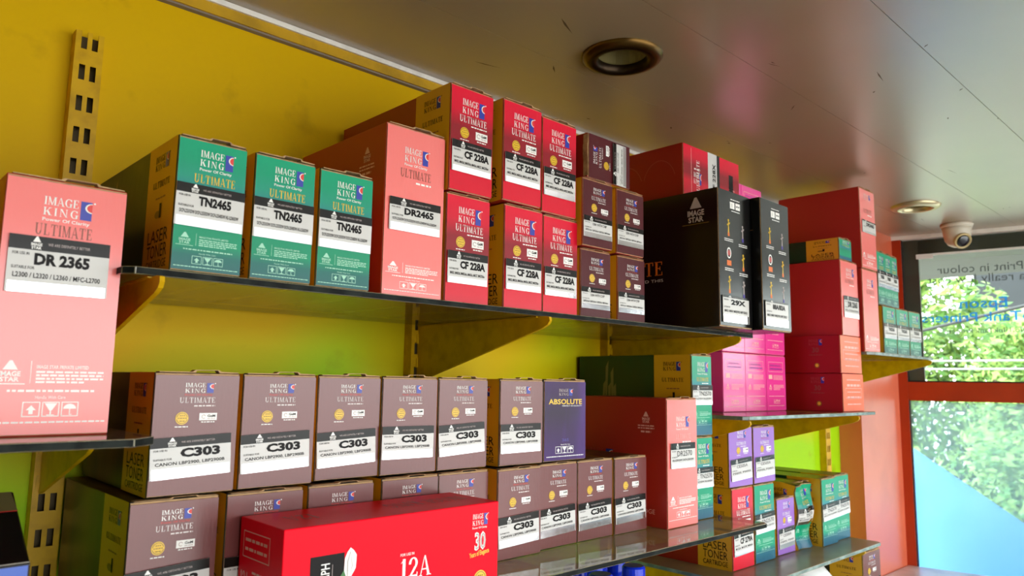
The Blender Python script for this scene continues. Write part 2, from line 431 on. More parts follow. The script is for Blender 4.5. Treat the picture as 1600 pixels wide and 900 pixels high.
class Art:
    """printing on one face: maps (u right, v up) in metres onto the face plane, with tiny lifts between layers"""

    def __init__(s, geo, origin, u, v, n):
        s.g = geo; s.o = Vector(origin); s.u = Vector(u); s.v = Vector(v); s.n = Vector(n)

    def P(s, a, b, l): return s.o + s.u * a + s.v * b + s.n * (.00035 * l)

    def poly(s, pts, m, l=1): s.g.face([s.P(a, b, l) for a, b in pts], m)

    def rect(s, u0, u1, v0, v1, m, l=1): s.poly(R_(u0, u1, v0, v1), m, l)

    def frame(s, u0, u1, v0, v1, t, m, l=1):
        for q in ((u0, u1, v0, v0 + t), (u0, u1, v1 - t, v1), (u0, u0 + t, v0 + t, v1 - t), (u1 - t, u1, v0 + t, v1 - t)): s.rect(*q, m, l)

    def disc(s, cu, cv, r, m, l=1, n=18, ry=None): s.poly(arc(cu, cv, r, ry or r, 0, 360, n)[:-1], m, l)

    def place(s, vs, fs, m, l, ang, ou, ov):
        c, sn = math.cos(ang), math.sin(ang)
        s.g.mesh_add([s.P(ou + c * a - sn * b, ov + sn * a + c * b, l) for a, b in vs], fs, m)

    def text(s, t, u, v, h, m, l=1, w=None, bold=.0, ang=0.0, align='l'):
        vs, fs, wd = sans(t, bold); sx = (w / wd) if w else h / .7
        W = wd * sx; du = {'l': 0, 'c': -W / 2, 'r': -W}[align]
        s.place([(x * sx + du, y * h) for x, y in vs], fs, m, l, ang, u, v)

    def serif(s, t, u, v, h, m, l=1, w=None, gap=.06, ang=0.0, align='l'):
        x = 0; P = []
        for ch in t:
            wd, gl = GLY[ch]
            for q in gl: P.append([(x + a, b) for a, b in q])
            x += wd + gap
        x -= gap; sx = (w / x) if w else h
        W = x * sx; du = {'l': 0, 'c': -W / 2, 'r': -W}[align]
        for q in P:
            ar = sum(q[i][0] * q[(i + 1) % len(q)][1] - q[(i + 1) % len(q)][0] * q[i][1] for i in range(len(q)))
            if ar < 0: q = q[::-1]
            s.place([(a * sx + du, b * h) for a, b in q], [tuple(range(len(q)))], m, l, ang, u, v)

    def lines(s, u0, u1, v, h, m, l=1, seed=1):
        """a line of print too small to read: short word-like strokes"""
        r = random.Random(seed); x = u0
        while x < u1:
            wd = min(h * r.uniform(1.2, 4.5), u1 - x); s.rect(x, x + wd, v, v + h, m, l); x += wd + h * .7

    # ---- marks that repeat on the cartons
    def logo(s, u0, u1, v0, v1, col='white_print', l=1, power=None):
        """IMAGE over KING with the blue square and red disc; v0 = foot of KING, v1 = head of IMAGE"""
        W = u1 - u0; H = v1 - v0; tw = W * .72; b0 = u0 + W * .76
        s.serif('IMAGE', u0, v0 + H * .56, H * .44, col, l, w=tw, gap=.05)
        s.serif('KING', u0, v0, H * .42, col, l, w=tw, gap=.22)
        s.rect(b0, u1, v0 - H * .02, v1, 'blue_print', l)
        cu, cv = u1, v0 + H * .66
        r = W * .15; ry = H * .27
        o = arc(cu, cv, r, ry, 90, 270, 12); s.poly(o, 'white_print', l + 1)
        s.poly(arc(cu, cv, r * .74, ry * .82, 90, 270, 12), 'red_print', l + 2)
        s.disc(u1 + W * .05, v1 - H * .04, W * .022, col, l, 8)
        if power: s.text('Power Of Clarity', u0, v0 - H * .30, H * .17, power, l, w=W * .97, bold=.012)

    def triangle(s, cu, v0, W, H, col, l=1):
        """small pyramid mark over the two words of the maker"""
        s.poly([(cu - W * .22, v0 + H * .57), (cu + W * .22, v0 + H * .57), (cu + W * .04, v0 + H), (cu - W * .04, v0 + H)], col, l)
        s.text('IMAGE', cu, v0 + H * .27, H * .22, col, l, w=W * .62, bold=.03, align='c')
        s.text('STAR', cu, v0 + H * .02, H * .2, col, l, w=W * .56, bold=.03, align='c')

    def seal(s, cu, cv, r, l=1):
        s.disc(cu, cv, r, 'gold_print', l)
        for q in ring(cu, cv, r * .86, r * .86, r * .09, 0, 360, None, 18): s.poly(q, 'dark_gold_print', l + 1)
        s.rect(cu - r * .95, cu + r * .95, cv - r * .16, cv + r * .16, 'gold_print', l + 2)
        s.lines(cu - r * .7, cu + r * .7, cv - r * .06, r * .12, 'dark_gold_print', l + 3, 3)
        s.lines(cu - r * .4, cu + r * .4, cv + r * .35, r * .12, 'dark_gold_print', l + 3, 4)
        s.lines(cu - r * .4, cu + r * .4, cv - r * .5, r * .12, 'dark_gold_print', l + 3, 5)

    def badge(s, u0, u1, v0, v1, l=1, cap='white_print'):
        H = v1 - v0; W = u1 - u0
        s.rect(u0, u1, v0, v1, 'white_print', l)
        for q in ring(u0 + W * .24, v0 + H * .5, H * .3, H * .3, H * .1, 20, 320, None, 10): s.poly(q, 'silver_print', l + 1)
        s.text('GeM', u0 + W * .45, v0 + H * .45, H * .34, 'black_print', l + 1, w=W * .45, bold=.02)
        s.lines(u0 + W * .45, u0 + W * .9, v0 + H * .18, H * .1, 'silver_print', l + 1, 6)
        s.lines(u0 + W * .12, u1 - W * .12, v0 - H * .3, H * .14, cap, l, 7)

    def icons(s, u0, u1, v0, v1, col, l=1):
        W = (u1 - u0) / 3; t = (v1 - v0) * .06
        for k in range(3):
            a = u0 + W * k + W * .04; b = a + W * .9; s.frame(a, b, v0, v1, t, col, l)
            c = (a + b) / 2; H = v1 - v0; Q = b - a
            if k == 0:
                s.rect(c - Q * .12, c + Q * .12, v0 + H * .18, v0 + H * .45, col, l)
                s.poly([(c - Q * .28, v0 + H * .45), (c + Q * .28, v0 + H * .45), (c, v0 + H * .78)], col, l)
            elif k == 1:
                s.poly([(c - Q * .08, v0 + H * .42), (c + Q * .08, v0 + H * .42), (c + Q * .36, v0 + H * .9), (c - Q * .36, v0 + H * .9)], col, l)
                s.rect(c - Q * .04, c + Q * .04, v0 + H * .12, v0 + H * .42, col, l); s.rect(c - Q * .22, c + Q * .22, v0 + H * .08, v0 + H * .14, col, l)
            else:
                s.poly(arc(c, v0 + H * .52, Q * .38, H * .34, 0, 180, 10), col, l)
                s.rect(c - Q * .03, c + Q * .03, v0 + H * .12, v0 + H * .52, col, l); s.rect(c - Q * .03, c + Q * .14, v0 + H * .1, v0 + H * .15, col, l)

    def imprint(s, w, h, vtop, vbot, col, l=1):
        """maker's block at the foot: pyramid, address lines, warning line, care icons"""
        H = (vtop - vbot) * h; y = vbot * h
        s.triangle(w * .17, y + H * .66, w * .26, H * .34, col, l)
        s.rect(w * .05, w * .29, y + H * .62, y + H * .635, col, l)
        s.rect(w * .325, w * .33, y + H * .64, y + H, col, l)
        s.text('IMAGE STAR PRIVATE LIMITED', w * .37, y + H * .88, H * .055, col, l, w=w * .42, bold=.02)
        for k in range(4): s.lines(w * .37, w * (.92 if k != 3 else .76), y + H * (.81 - .055 * k), H * .03, col, l, 20 + k)
        s.lines(w * .16, w * .86, y + H * .5, H * .035, col, l, 31)
        s.text('Handle With Care', w * .5, y + H * .39, H * .05, col, l, w=w * .24, align='c')
        s.icons(w * .28, w * .74, y + H * .1, y + H * .34, col, l)
        s.lines(w * .04, w * .96, y + H * .0, H * .025, col, l, 35)


# ------------------------------------------------------------------ cartons
CODES = {}


def front_ultimate(a, w, h, t):
    """front of the 'ULTIMATE' cartons; t gives the colours and vertical places (fractions from the top)"""
    f = lambda k: h * (1 - k)
    a.logo(w * t['lu'][0], w * t['lu'][1], f(t['lv'][1]), f(t['lv'][0]), t.get('logo_col', 'white_print'), power=t.get('power'))
    a.serif('ULTIMATE', w * t['uu'][0], f(t['uv'][1]), h * (t['uv'][1] - t['uv'][0]), t['ult'], w=w * (t['uu'][1] - t['uu'][0]), gap=.08)
    a.lines(w * t['sub'][0], w * t['uu'][1], f(t['uv'][1] + .03), h * .011, t.get('subcol', t['ult']), 1, 9)
    if 'seal' in t:
        su, sv, sr = t['seal']; a.seal(w * su, f(sv), w * sr)
        a.lines(w * (su - sr), w * (su + sr), f(sv) - w * sr * 1.4, h * .008, 'white_print', 1, 12)
        bu0, bu1, bv0, bv1 = t['badge']; a.badge(w * bu0, w * bu1, f(bv1), f(bv0))
    if 'imp' in t: a.imprint(w, h, 1 - t['imp'][0], 1 - t['imp'][1], t['impcol'])


def sticker_mesh(name, w, h, t, code, sub, small):
    """paper sticker with black band; returns (sticker, foil) meshes, origin at the sticker centre, facing -y"""
    u0, u1, v0, vb, vf, v1 = t['st']      # left, right, top, band foot, foil head, foot
    W = (u1 - u0) * w; H = (v1 - v0) * h
    g = Geo(); e = .0008
    g.box(-W / 2, W / 2, -e, 0, -H / 2, H / 2, 'sticker_white')
    a = Art(g, (-W / 2, -e, -H / 2), (1, 0, 0), (0, 0, 1), (0, -1, 0))
    vv = lambda k: H * (1 - (k - v0) / (v1 - v0))
    yb = vv(vb); yf = vv(vf); B = H - yb
    a.rect(0, W, yb, H, 'sticker_black', 1)
    a.triangle(W * .26, yb + B * .06, W * .17, B * .92, 'white_print', 2)
    a.text('WE ARE DEFINITELY BETTER', W * .37, yb + B * .38, B * .2, 'silver_print', 2, w=W * .42)
    M = yb - yf
    a.text('FOR USE IN', W * .04, yb - M * .17, M * .09, 'black_print', 1, w=W * .16, bold=.01)
    a.text('SUITABLE FOR', W * .04, yb - M * .60, M * .09, 'black_print', 1, w=W * .22, bold=.01)
    cu0, cu1, ch = t.get('code', (.30, .78, .34))
    a.text(code, W * cu0, yb - M * (.10 + ch), M * ch, 'black_print', 1, w=W * (cu1 - cu0), bold=.05 if t.get('boldcode', 1) else .005)
    if small: a.text(small, W * .06, yb - M * .86, M * .15, 'black_print', 1, w=W * .86, bold=.018)
    st = g.mesh(name + '_sticker')
    g2 = Geo(); g2.box(W * .02, W * .98, -.0004, 0, 0, max(yf, .002), 'foil')
    g2.v = [(x - W / 2, y - e - .0001, z - H / 2) for x, y, z in g2.v]
    fo = g2.mesh(name + '_foil')
    return st, fo, ((u0 + u1) / 2 * w, h * (1 - (v0 + v1) / 2))


def gold_panel(a, d, h, gw, variant='tall'):
    """gold panel printed next to the front on the left side; a.u runs from the back to the front"""
    a.rect(d - gw, d, 0, h, 'gold_side', 1)
    u0 = d - gw
    a.logo(u0 + gw * .26, u0 + gw * .74, h * .80, h * .91, 'black_print', 2)
    a.serif('ULTIMATE', u0 + gw * .22, h * .66, h * .05, 'black_print', 2, w=gw * .6, gap=.08)
    a.lines(u0 + gw * .35, u0 + gw * .7, h * .57, h * .012, 'brown_print', 2, 5)
    a.disc(u0 + gw * .45, h * .45, gw * .1, 'dark_gold_print', 2, 12, h * .03); a.rect(u0 + gw * .52, u0 + gw * .58, h * .42, h * .53, 'black_print', 3)
    a.text('LASER', u0 + gw * .16, h * .235, h * .10, 'black_print', 2, w=gw * .72)
    a.text('TONER', u0 + gw * .16, h * .12, h * .10, 'black_print', 2, w=gw * .72)
    a.text('CARTRIDGE', u0 + gw * .16, h * .04, h * .06, 'black_print', 2, w=gw * .72)


def drum_side(a, d, h, col='pale_pink_print'):
    a.triangle(d * .80, h * .80, d * .12, h * .09, col, 1)
    for k in range(2): a.lines(d * .72, d * .88, h * (.775 - .02 * k), h * .009, col, 1, 40 + k)
    a.lines(d * .75, d * .85, h * .725, h * .014, col, 1, 44)
    a.logo(d * .16, d * .46, h * .46, h * .57, 'faint_red_print', 1)
    a.lines(d * .17, d * .45, h * .43, h * .015, 'faint_red_print', 1, 47)
    a.serif('ULTIMATE', d * .12, h * .30, h * .06, 'faint_red_print', 1, w=d * .4)
    a.text('DRUM CARTRIDGE', d * .42, h * .10, h * .035, col, 1, w=d * .46)


def green_side(a, d, h, gw):
    r = random.Random(8)
    for k in range(5):   # pale leaf-shaped strokes printed on the green
        u = d * (.22 + .035 * k); v = h * .1; L_ = h * r.uniform(.5, .85)
        a.poly([(u, v), (u + d * .012, v), (u + d * (.035 - .012 * k) + .004, v + L_), (u + d * (.02 - .012 * k), v + L_ * .9)], 'olive_carton', 1)


def big_side(a, d, h, code):
    """long red side of the lying cartons"""
    a.serif(code, d * .30, h * .42, h * .2, 'faint_red_print', 1, w=d * .12)
    a.logo(d * .72, d * .84, h * .74, h * .9, 'faint_red_print', 1)
    a.text('30', d * .75, h * .55, h * .13, 'brown_print', 1, w=d * .06, bold=.02)
    a.lines(d * .72, d * .84, h * .47, h * .02, 'brown_print', 1, 3)
    a.disc(d * .79, h * .2, h * .07, 'dark_gold_print', 1); a.disc(d * .79, h * .2, h * .045, 'gold_print', 2)


T = {
    'TN': dict(front='green_front', side='green_side', gold=.105, ult='gold_print', subcol='white_print', power='white_print',
               lu=(.31, .79), lv=(.085, .205), uu=(.24, .84), uv=(.27, .335), sub=(.5,), imp=(.715, .965), impcol='light_green_print',
               st=(.0, .985, .355, .425, .60, .67), code=(.32, .80, .36), swirl=1),
    'DR': dict(front='salmon_front', side='salmon_side', gold=0, ult='brown_print', subcol='white_print', power='white_print',
               lu=(.30, .70), lv=(.12, .205), uu=(.24, .76), uv=(.25, .30), sub=(.5,), imp=(.80, .965), impcol='white_print',
               st=(.07, .93, .43, .475, .575, .62), code=(.28, .86, .36)),
    'DRA': dict(front='salmon_front', side='salmon_side', gold=0, ult='brown_print', subcol='white_print', power='white_print',
                lu=(.30, .70), lv=(.07, .145), uu=(.25, .72), uv=(.18, .225), sub=(.48,), imp=(.715, .95), impcol='white_print',
                st=(.06, .88, .235, .29, .415, .455), code=(.25, .80, .33)),
    'DRC': dict(front='salmon_front', side='salmon_side', gold=0, ult='pale_pink_print', subcol='white_print', power='white_print',
                lu=(.30, .72), lv=(.145, .225), uu=(.28, .78), uv=(.28, .32), sub=(.5,), imp=(.76, .94), impcol='white_print',
                st=(.09, .90, .35, .40, .505, .545), code=(.25, .86, .40), boldcode=0),
    'CF': dict(front='crimson_front', side='crimson_side', gold=.10, ult='white_print',
               lu=(.26, .78), lv=(.115, .255), uu=(.2, .84), uv=(.275, .34), sub=(.47,),
               seal=(.32, .44, .1), badge=(.58, .86, .40, .475), power='faint_red_print',
               st=(.03, .95, .53, .60, .765, .82), code=(.30, .93, .38)),
    'C': dict(front='brown_front', side='swirl_side', gold=.10, ult='pale_silver_print',
              lu=(.345, .68), lv=(.085, .165), uu=(.29, .71), uv=(.205, .25), sub=(.46,),
              seal=(.33, .375, .075), badge=(.53, .74, .335, .395), power='red_print',
              st=(.0, .93, .52, .60, .765, .85), code=(.36, .86, .40)),
    'M': dict(front='maroon_front', side='crimson_side', gold=.10, ult='pale_silver_print',
              lu=(.34, .72), lv=(.12, .21), uu=(.28, .76), uv=(.25, .305), sub=(.5,),
              seal=(.37, .42, .09), badge=(.6, .84, .41, .475), power='faint_red_print',
              st=(.0, .95, .56, .635, .80, .87), code=(.30, .80, .22), boldcode=0),
    'P': dict(front='purple_front', side='swirl_side', gold=.0),
    'T': dict(front='teal_front', side='green_side', gold=.105, ult='gold_print', subcol='white_print', power='white_print',
              lu=(.28, .80), lv=(.09, .21), uu=(.24, .84), uv=(.28, .33), sub=(.5,), imp=(.69, .87), impcol='light_green_print',
              st=(.0, .99, .375, .44, .57, .62), code=(.30, .92, .40), boldcode=0),
    'U': dict(front='lilac_front', side='swirl_side', gold=.10, ult='white_print', subcol='white_print',
              lu=(.36, .72), lv=(.08, .19), uu=(.32, .74), uv=(.26, .31), sub=(.5,),
              seal=(.40, .40, .08), badge=(.60, .82, .36, .44), power='faint_red_print',
              st=(.06, .94, .53, .61, .80, .88), code=(.25, .78, .26), boldcode=0),
}
PROTO = {}
KR = .0035   # kraft rim left showing above and below the end flap


def carton_meshes(kind, w, h, d, code=None, small=None):
    key = (kind, w, h, d, code)
    if key in PROTO: return PROTO[key]
    t = T[kind]
    g = Geo(); g.box(0, w, .0022, d, 0, h, t['side'], front='kraft')
    sl = g.mesh('sleeve', bevel=.0012)
    # printing on the left side is appended after the bevel
    g2 = Geo(); a = Art(g2, (0, d, 0), (0, -1, 0), (0, 0, 1), (-1, 0, 0))
    dd = d - .0035
    if kind == 'TN' or kind == 'T': green_side(a, dd, h, t['gold'])
    if t['gold']: gold_panel(a, dd, h, min(t['gold'], d * .4))
    if kind in ('DR', 'DRA', 'DRC'): drum_side(a, d, h)
    if t['gold']:
        ar = Art(g2, (w, .0035, 0), (0, 1, 0), (0, 0, 1), (1, 0, 0)); ar.rect(0, min(t['gold'], d * .4), 0, h, 'gold_side')
    merge_print(sl, g2)
    g = Geo(); g.box(.0008, w - .0008, 0, .0022, KR * .6, h - KR, 'kraft', front=t['front'])
    a = Art(g, (0, 0, 0), (1, 0, 0), (0, 0, 1), (0, -1, 0))
    if kind == 'P':
        f = lambda k: h * (1 - k)
        a.logo(w * .34, w * .66, f(.195), f(.11), 'silver_print', power='violet_print')
        a.text('ABSOLUTE', w * .10, f(.30), h * .062, 'gold_print', 1, w=w * .8, bold=.02)
        a.text('PERFECT IN QUALITY', w * .42, f(.33), h * .016, 'white_print', 1, w=w * .48)
        a.text('365', w * .5, f(.76), h * .035, 'violet_print', 1, w=w * .16, bold=.02, align='c')
        a.text('Handle With Care', w * .5, f(.805), h * .014, 'white_print', 1, w=w * .22, align='c')
        a.icons(w * .26, w * .7, f(.905), f(.82), 'white_print'); a.lines(w * .06, w * .94, f(.945), h * .01, 'white_print', 1, 3)
    else:
        front_ultimate(a, w, h, t)
    fl = g.mesh('end_flap')
    g = Geo(); g.prism([(w * .04, h), (w * .45, h), (w * .47, h + .0016), (w * .72, h + .0018), (w * .74, h), (w * .97, h), (w * .97, h + .0006), (w * .76, h + .001), (w * .73, h + .0022), (w * .45, h + .002), (w * .42, h + .0007), (w * .04, h + .0006)], -.0006, .012, 'kraft')
    tt = g.mesh('tuck_tab')
    st = sticker_mesh(kind, w, h, t, code, None, small) if code else None
    PROTO[key] = (sl, fl, tt, st)
    return PROTO[key]


def carton(kind, dims, loc, label, group=None, code=None, small=None, yaw=0.0, tilt=0.0, shift=(0, 0), name='toner_carton', roll=None, pop=1.9):
    w, h, d = dims
    sl, fl, tt, st = carton_meshes(kind, w, h, d, code, small)
    r = root(name, loc, label, 'box', group, math.radians(yaw))
    if roll is not None: r.rotation_euler = (0, math.radians(roll), math.radians(yaw))
    link('sleeve', sl, r); link('end_flap', fl, r); tb = link('tuck_tab', tt, r)
    if pop: tb.scale = (1, 1, pop); tb.location = (0, 0, h * (1 - pop))
    if st:
        o = link('sticker', st[0], r); o.location = (st[2][0] + shift[0], -.0018, st[2][1] + shift[1]); o.rotation_euler = (0, math.radians(tilt), 0)
        o['label'] = 'white paper sticker with black band'
        f = link('foil_strip', st[1], o)
    return r


# ------------------------------------------------------------------ the room
ZC = .80; FLOOR = -1.55
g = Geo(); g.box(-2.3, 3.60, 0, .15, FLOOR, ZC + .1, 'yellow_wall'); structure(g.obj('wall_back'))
g = Geo(); g.box(-2.45, -2.3, -3.6, .15, FLOOR, ZC + .1, 'plaster'); structure(g.obj('wall_left'))
g = Geo(); g.box(3.143, 3.592, -.095, -.0005, FLOOR, ZC, 'pillar_paint'); structure(g.obj('wall_right'))
g = Geo()
g.box(-2.3, -.55, -3.75, -3.6, FLOOR, ZC + .1, 'plaster'); g.box(-.55, 4.25, -3.75, -3.6, .70, ZC + .1, 'plaster')
structure(g.obj('wall_front'))
g = Geo(); g.box(-2.45, 4.4, -3.75, .15, FLOOR - .1, FLOOR, 'floor_tile'); structure(g.obj('floor'))
g = Geo()
ys = [0.0] + [-.284 - .2965 * k for k in range(12)]
LIGHTS = [(1.150, -.405), (3.010, -.388)]; HH = .0605
for a_, b_ in zip(ys, ys[1:]):
    hs = [q for q in LIGHTS if b_ < q[1] < a_]; x0 = -2.3
    for q in hs:                                   # leave a square opening for each recessed lamp
        g.box(x0, q[0] - HH, b_ + .0006, a_ - .0006, ZC, ZC + .012, 'ceiling_pvc')
        g.box(q[0] - HH, q[0] + HH, b_ + .0006, q[1] - HH, ZC, ZC + .012, 'ceiling_pvc')
        g.box(q[0] - HH, q[0] + HH, q[1] + HH, a_ - .0006, ZC, ZC + .012, 'ceiling_pvc'); x0 = q[0] + HH
    g.box(x0, 4.42, b_ + .0006, a_ - .0006, ZC, ZC + .012, 'ceiling_pvc')
rr = random.Random(21)
for _ in range(34):                                # scuff marks and specks on the panels
    x_, y_ = rr.uniform(.5, 3.3), rr.uniform(-1.15, -.08); ang = rr.uniform(-.5, .9); L_ = rr.choice((.006, .008, .02, .035)); t_ = rr.uniform(.0008, .002)
    if min(math.hypot(x_ - q[0], y_ - q[1]) for q in LIGHTS) < .13: continue
    c_, s_ = math.cos(ang), math.sin(ang)
    P_ = [(x_ + a_ * c_ - b_ * s_, y_ + a_ * s_ + b_ * c_, ZC - .0004) for a_, b_ in ((-L_, -t_), (-L_ * .3, -t_ * 1.6), (L_, 0), (-L_ * .2, t_ * 1.2))]
    g.face(P_[::-1], 'scuff')
g.box(-2.45, 4.6, -3.75, .15, ZC + .1, ZC + .16, 'groove')
structure(g.obj('ceiling'))
g = Geo(); g.box(-2.3, 3.143, -.012, -.0003, .764, .768, 'groove'); g.box(-2.3, 3.143, -.016, -.0003, .768, .789, 'yellow_trim')
g.box(-2.3, 3.143, -.021, -.0003, .789, ZC - .0005, 'white_trim'); structure(g.obj('trim_1'))

# window wall: local x runs along the glass away from the back wall, local -y looks into the shop
WA = math.atan2(-.98, .20)
win = bpy.data.objects.new('window_1', None); COL.objects.link(win); win.location = (3.600, -.066, 0); win.rotation_euler = (0, 0, WA); structure(win)
# local +x = (0.2,-0.98); local +y = (0.98,0.2) = outwards
g = Geo()
g.box(-.005, .062, -.025, .05, FLOOR, ZC, 'orange_paint'); g.box(.062, .066, -.012, .03, FLOOR, ZC, 'gasket')
for s0 in (1.15, 2.3): g.box(s0, s0 + .06, -.02, .05, FLOOR, ZC, 'orange_paint')
g.box(3.42, 3.5, -.02, .05, FLOOR, ZC, 'orange_paint')
structure(g.obj('window_jamb', win, bevel=0))
g = Geo(); g.box(.062, 3.42, -.022, .045, .045, .122, 'orange_paint'); g.box(.062, 3.42, -.005, .03, .122, .128, 'gasket'); g.box(.062, 3.42, -.012, .03, .038, .045, 'orange_paint')
structure(g.obj('window_transom', win))
g = Geo(); g.box(-.005, 3.5, -.03, .05, .782, ZC - .0005, 'white_trim'); structure(g.obj('window_head_trim', win))
g = Geo(); g.box(.062, 3.42, -.02, .05, -1.0, -.95, 'orange_paint'); g.box(.062, 3.42, -.01, .05, FLOOR, -1.0, 'orange_paint'); structure(g.obj('window_sill', win))
g = Geo(); g.box(.066, .128, .02, .05, .128, .782, 'grey_metal'); structure(g.obj('window_mullion', win))
g = Geo(); g.box(.066, 3.42, .010, .014, .128, .782, 'window_glass'); structure(g.obj('glass_pane', win))
g = Geo(); g.box(.066, 3.42, .010, .014, -.95, .038, 'window_glass'); structure(g.obj('glass_pane', win))
g = Geo(); g.face([(.07, .0085, -.945), (3.4, .0085, -.945), (3.4, .0085, .034), (.07, .0085, .034)], 'cyan_film'); structure(g.obj('window_film', win))
g = Geo(); g.box(.066, 3.42, .03, .22, .712, ZC - .0005, 'shutter_grey'); structure(g.obj('window_shutter_box', win))
# a pale strip along the top of the film on the upper pane
g = Geo(); g.box(.12, .19, .0045, .0095, .690, .712, 'white_paint'); g.box(.19, 3.3, .0055, .0095, .703, .713, 'white_paint'); structure(g.obj('film_strip', win))
# vinyl lettering on the outside of the pane: seen in mirror writing from inside
g = Geo(); a = Art(g, (0, .0150, 0), (-1, 0, 0), (0, 0, 1), (0, 1, 0))
a.text('Print in colour', -.527, .616, .037, 'vinyl_grey', 1, w=.325)
a.text('at a really low cost', -.59, .570, .037, 'vinyl_grey', 1, w=.43)
a.text('Epson', -.462, .454, .046, 'vinyl_blue', 1, w=.18, bold=.012)
a.text('EcoTank Printers', -.61, .394, .041, 'vinyl_blue', 1, w=.48, bold=.012)
a.text("India's No.1 InkTank Printer", -.62, .342, .022, 'vinyl_grey', 1, w=.39)
structure(g.obj('vinyl_lettering', win))


# ------------------------------------------------------------------ slotted uprights, brackets, shelves
def upright_mesh(top):
    """steel channel 42 mm wide, 30 mm deep, with pairs of slots every 53 mm; origin at wall, z=0"""
    g = Geo(); w_ = .021; dp = .028; t = .002; bot = FLOOR
    xs = [-w_, -.0125, -.0035, .0035, .0125, w_]
    n = int((top - bot) / .053)
    def front(x0, x1, z0, z1): g.box(x0, x1, -dp, -dp + t, z0, z1, 'bracket_paint')
    for k in (0, 2, 4): front(xs[k], xs[k + 1], bot, top)
    for i in range(n + 1):
        z1 = top - .009 - .053 * i if i else top - .012
        za = top - .053 * i - .004; zb = za - .026          # slot i from za down to zb
        zn = top - .053 * (i + 1) - .004
        if i == 0: za = top
        for k in (1, 3): front(xs[k], xs[k + 1], max(zn, bot), zb)
    g.box(-w_, -w_ + t, -dp + t, -.0005, bot, top, 'bracket_paint'); g.box(w_ - t, w_, -dp + t, -.0005, bot, top, 'bracket_paint')
    g.box(-w_ + t, w_ - t, -.004, -.0005, bot, top, 'slot_shade')  # channel backing, coloured dark to paint in the shade seen through the slots
    return g.mesh('upright')


UP = upright_mesh(.655)
UPX = [.213, .906, 1.583, 2.28, 2.971]
UPL = ['slotted yellow steel upright bare on the wall above the green cartons',
       'slotted upright behind the middle of the top shelf, over the brown cartons',
       'slotted upright under the right end of the long top shelf',
       'slotted upright behind the lilac and magenta cartons',
       'slotted upright on the lime wall beside the orange pillar']
for x_, l_ in zip(UPX, UPL):
    o = link('shelf_upright', UP); o.location = (x_, 0, 0); tag(o, l_, 'shelf upright', 'slotted uprights on the yellow wall')


def bracket_mesh(d, h):
    """folded sheet bracket: deep at the wall, rounded nose; top edge at z=0, origin at wall"""
    g = Geo(); t = .006
    out = [(0, 0), (0, -h)]
    out += [(d - .02, -.022), (d - .006, -.016), (d, -.009), (d - .002, -.002), (d - .012, 0)]
    for x0 in (-.003,):
        n = len(out); L_ = [(x0, -.028 - a * (d - .028) / d, b) for a, b in out]; R2 = [(x0 + t, p[1], p[2]) for p in L_]
        g.face(L_, 'bracket_paint'); g.face(R2[::-1], 'bracket_paint')
        for i in range(n):
            j = (i + 1) % n; g.face([L_[i], R2[i], R2[j], L_[j]], 'bracket_paint')
    g.box(-.008, .0082, -d + .03, -.03, -.0022, 0, 'bracket_paint')
    for k in (0, 1): g.box(-.0075, .0075, -.03, -.014, -.02 - .053 * k - .02, -.02 - .053 * k, 'bracket_paint')
    return g.mesh('bracket')


BR = bracket_mesh(.43, .125); BRs = bracket_mesh(.285, .10)


def bracket(x_, z_, label, me=None):
    o = link('shelf_bracket', me or BR); o.location = (x_, 0, z_); tag(o, label, 'shelf bracket', 'sheet steel shelf brackets')


def shelf(x0, x1, y, z, label, cut=.012, th=.010, top='shelf_glass', edge='shelf_edge'):
    g = Geo(); c = cut
    pts = [(x0 + c, y), (x1 - c, y), (x1, y + c), (x1, -.03), (x0, -.03), (x0, y + c)]
    n = len(pts)
    g.face([(a, b, z) for a, b in pts], top); g.face([(a, b, z - th) for a, b in reversed(pts)], top)
    for i in range(n):
        p, q = pts[i], pts[(i + 1) % n]
        g.face([(p[0], p[1], z - th), (q[0], q[1], z - th), (q[0], q[1], z), (p[0], p[1], z)], edge)
    return tag(g.obj('shelf_board', bevel=.0012), label, 'shelf', 'dark glossy shelves')


zA, zB, zC, zE, zF, zG, zD, zH, zL = .020, .2225, -.2257, .208, .016, -.380, -.545, -.568, -.20
shelf(-1.0, .230, -.46, zA, 'dark shelf ending at the left, under the big salmon carton', cut=.03)
shelf(.190, 1.700, -.405, zB, 'long dark top shelf carrying green, red and black cartons')
shelf(.192, 1.592, -.487, zC, 'dark glossy shelf under the two rows of brown cartons')
shelf(2.419, 3.02, -.425, zE, 'dark shelf end by the window, carrying small green cartons', cut=.02, edge='shelf_edge_pale')
shelf(1.610, 2.43, -.425, zF, 'dark shelf under the magenta and red lying cartons', edge='shelf_edge_pale')
shelf(1.598, 2.385, -.44, zG, 'dusty low shelf with the lilac and green cartons, by the pillar', top='dusty_shelf', edge='shelf_edge_pale')
shelf(.20, 1.575, -.44, zD, 'dim shelf below the brown cartons where the blue bottles stand')
shelf(1.60, 2.48, -.44, zH, 'lowest shelf with the plastic wrapped pack, under the dusty shelf')
shelf(-1.0, .188, -.52, zL, 'low shelf at the bottom left corner under the blue and black box')
bracket(.226, zB - .0105, 'bracket under the left end of the long top shelf')
bracket(.906, zB - .0105, 'bracket under the middle of the long top shelf, above the brown cartons')
bracket(1.583, zB - .0105, 'bracket under the right end of the long top shelf, by the magenta cartons')
bracket(.203, zA - .0105, 'short bracket under the left shelf with the big salmon carton', BRs)
bracket(1.622, zF - .0105, 'bracket above the two lilac cartons, left end of the magenta shelf')
bracket(2.28, zF - .0105, 'bracket under the lying red cartons, against the lime wall')
bracket(2.965, zE - .0105, 'bracket pointing at the window, under the small green cartons')
bracket(.906, zC - .0105, 'bracket under the brown cartons shelf, below the bottom row')
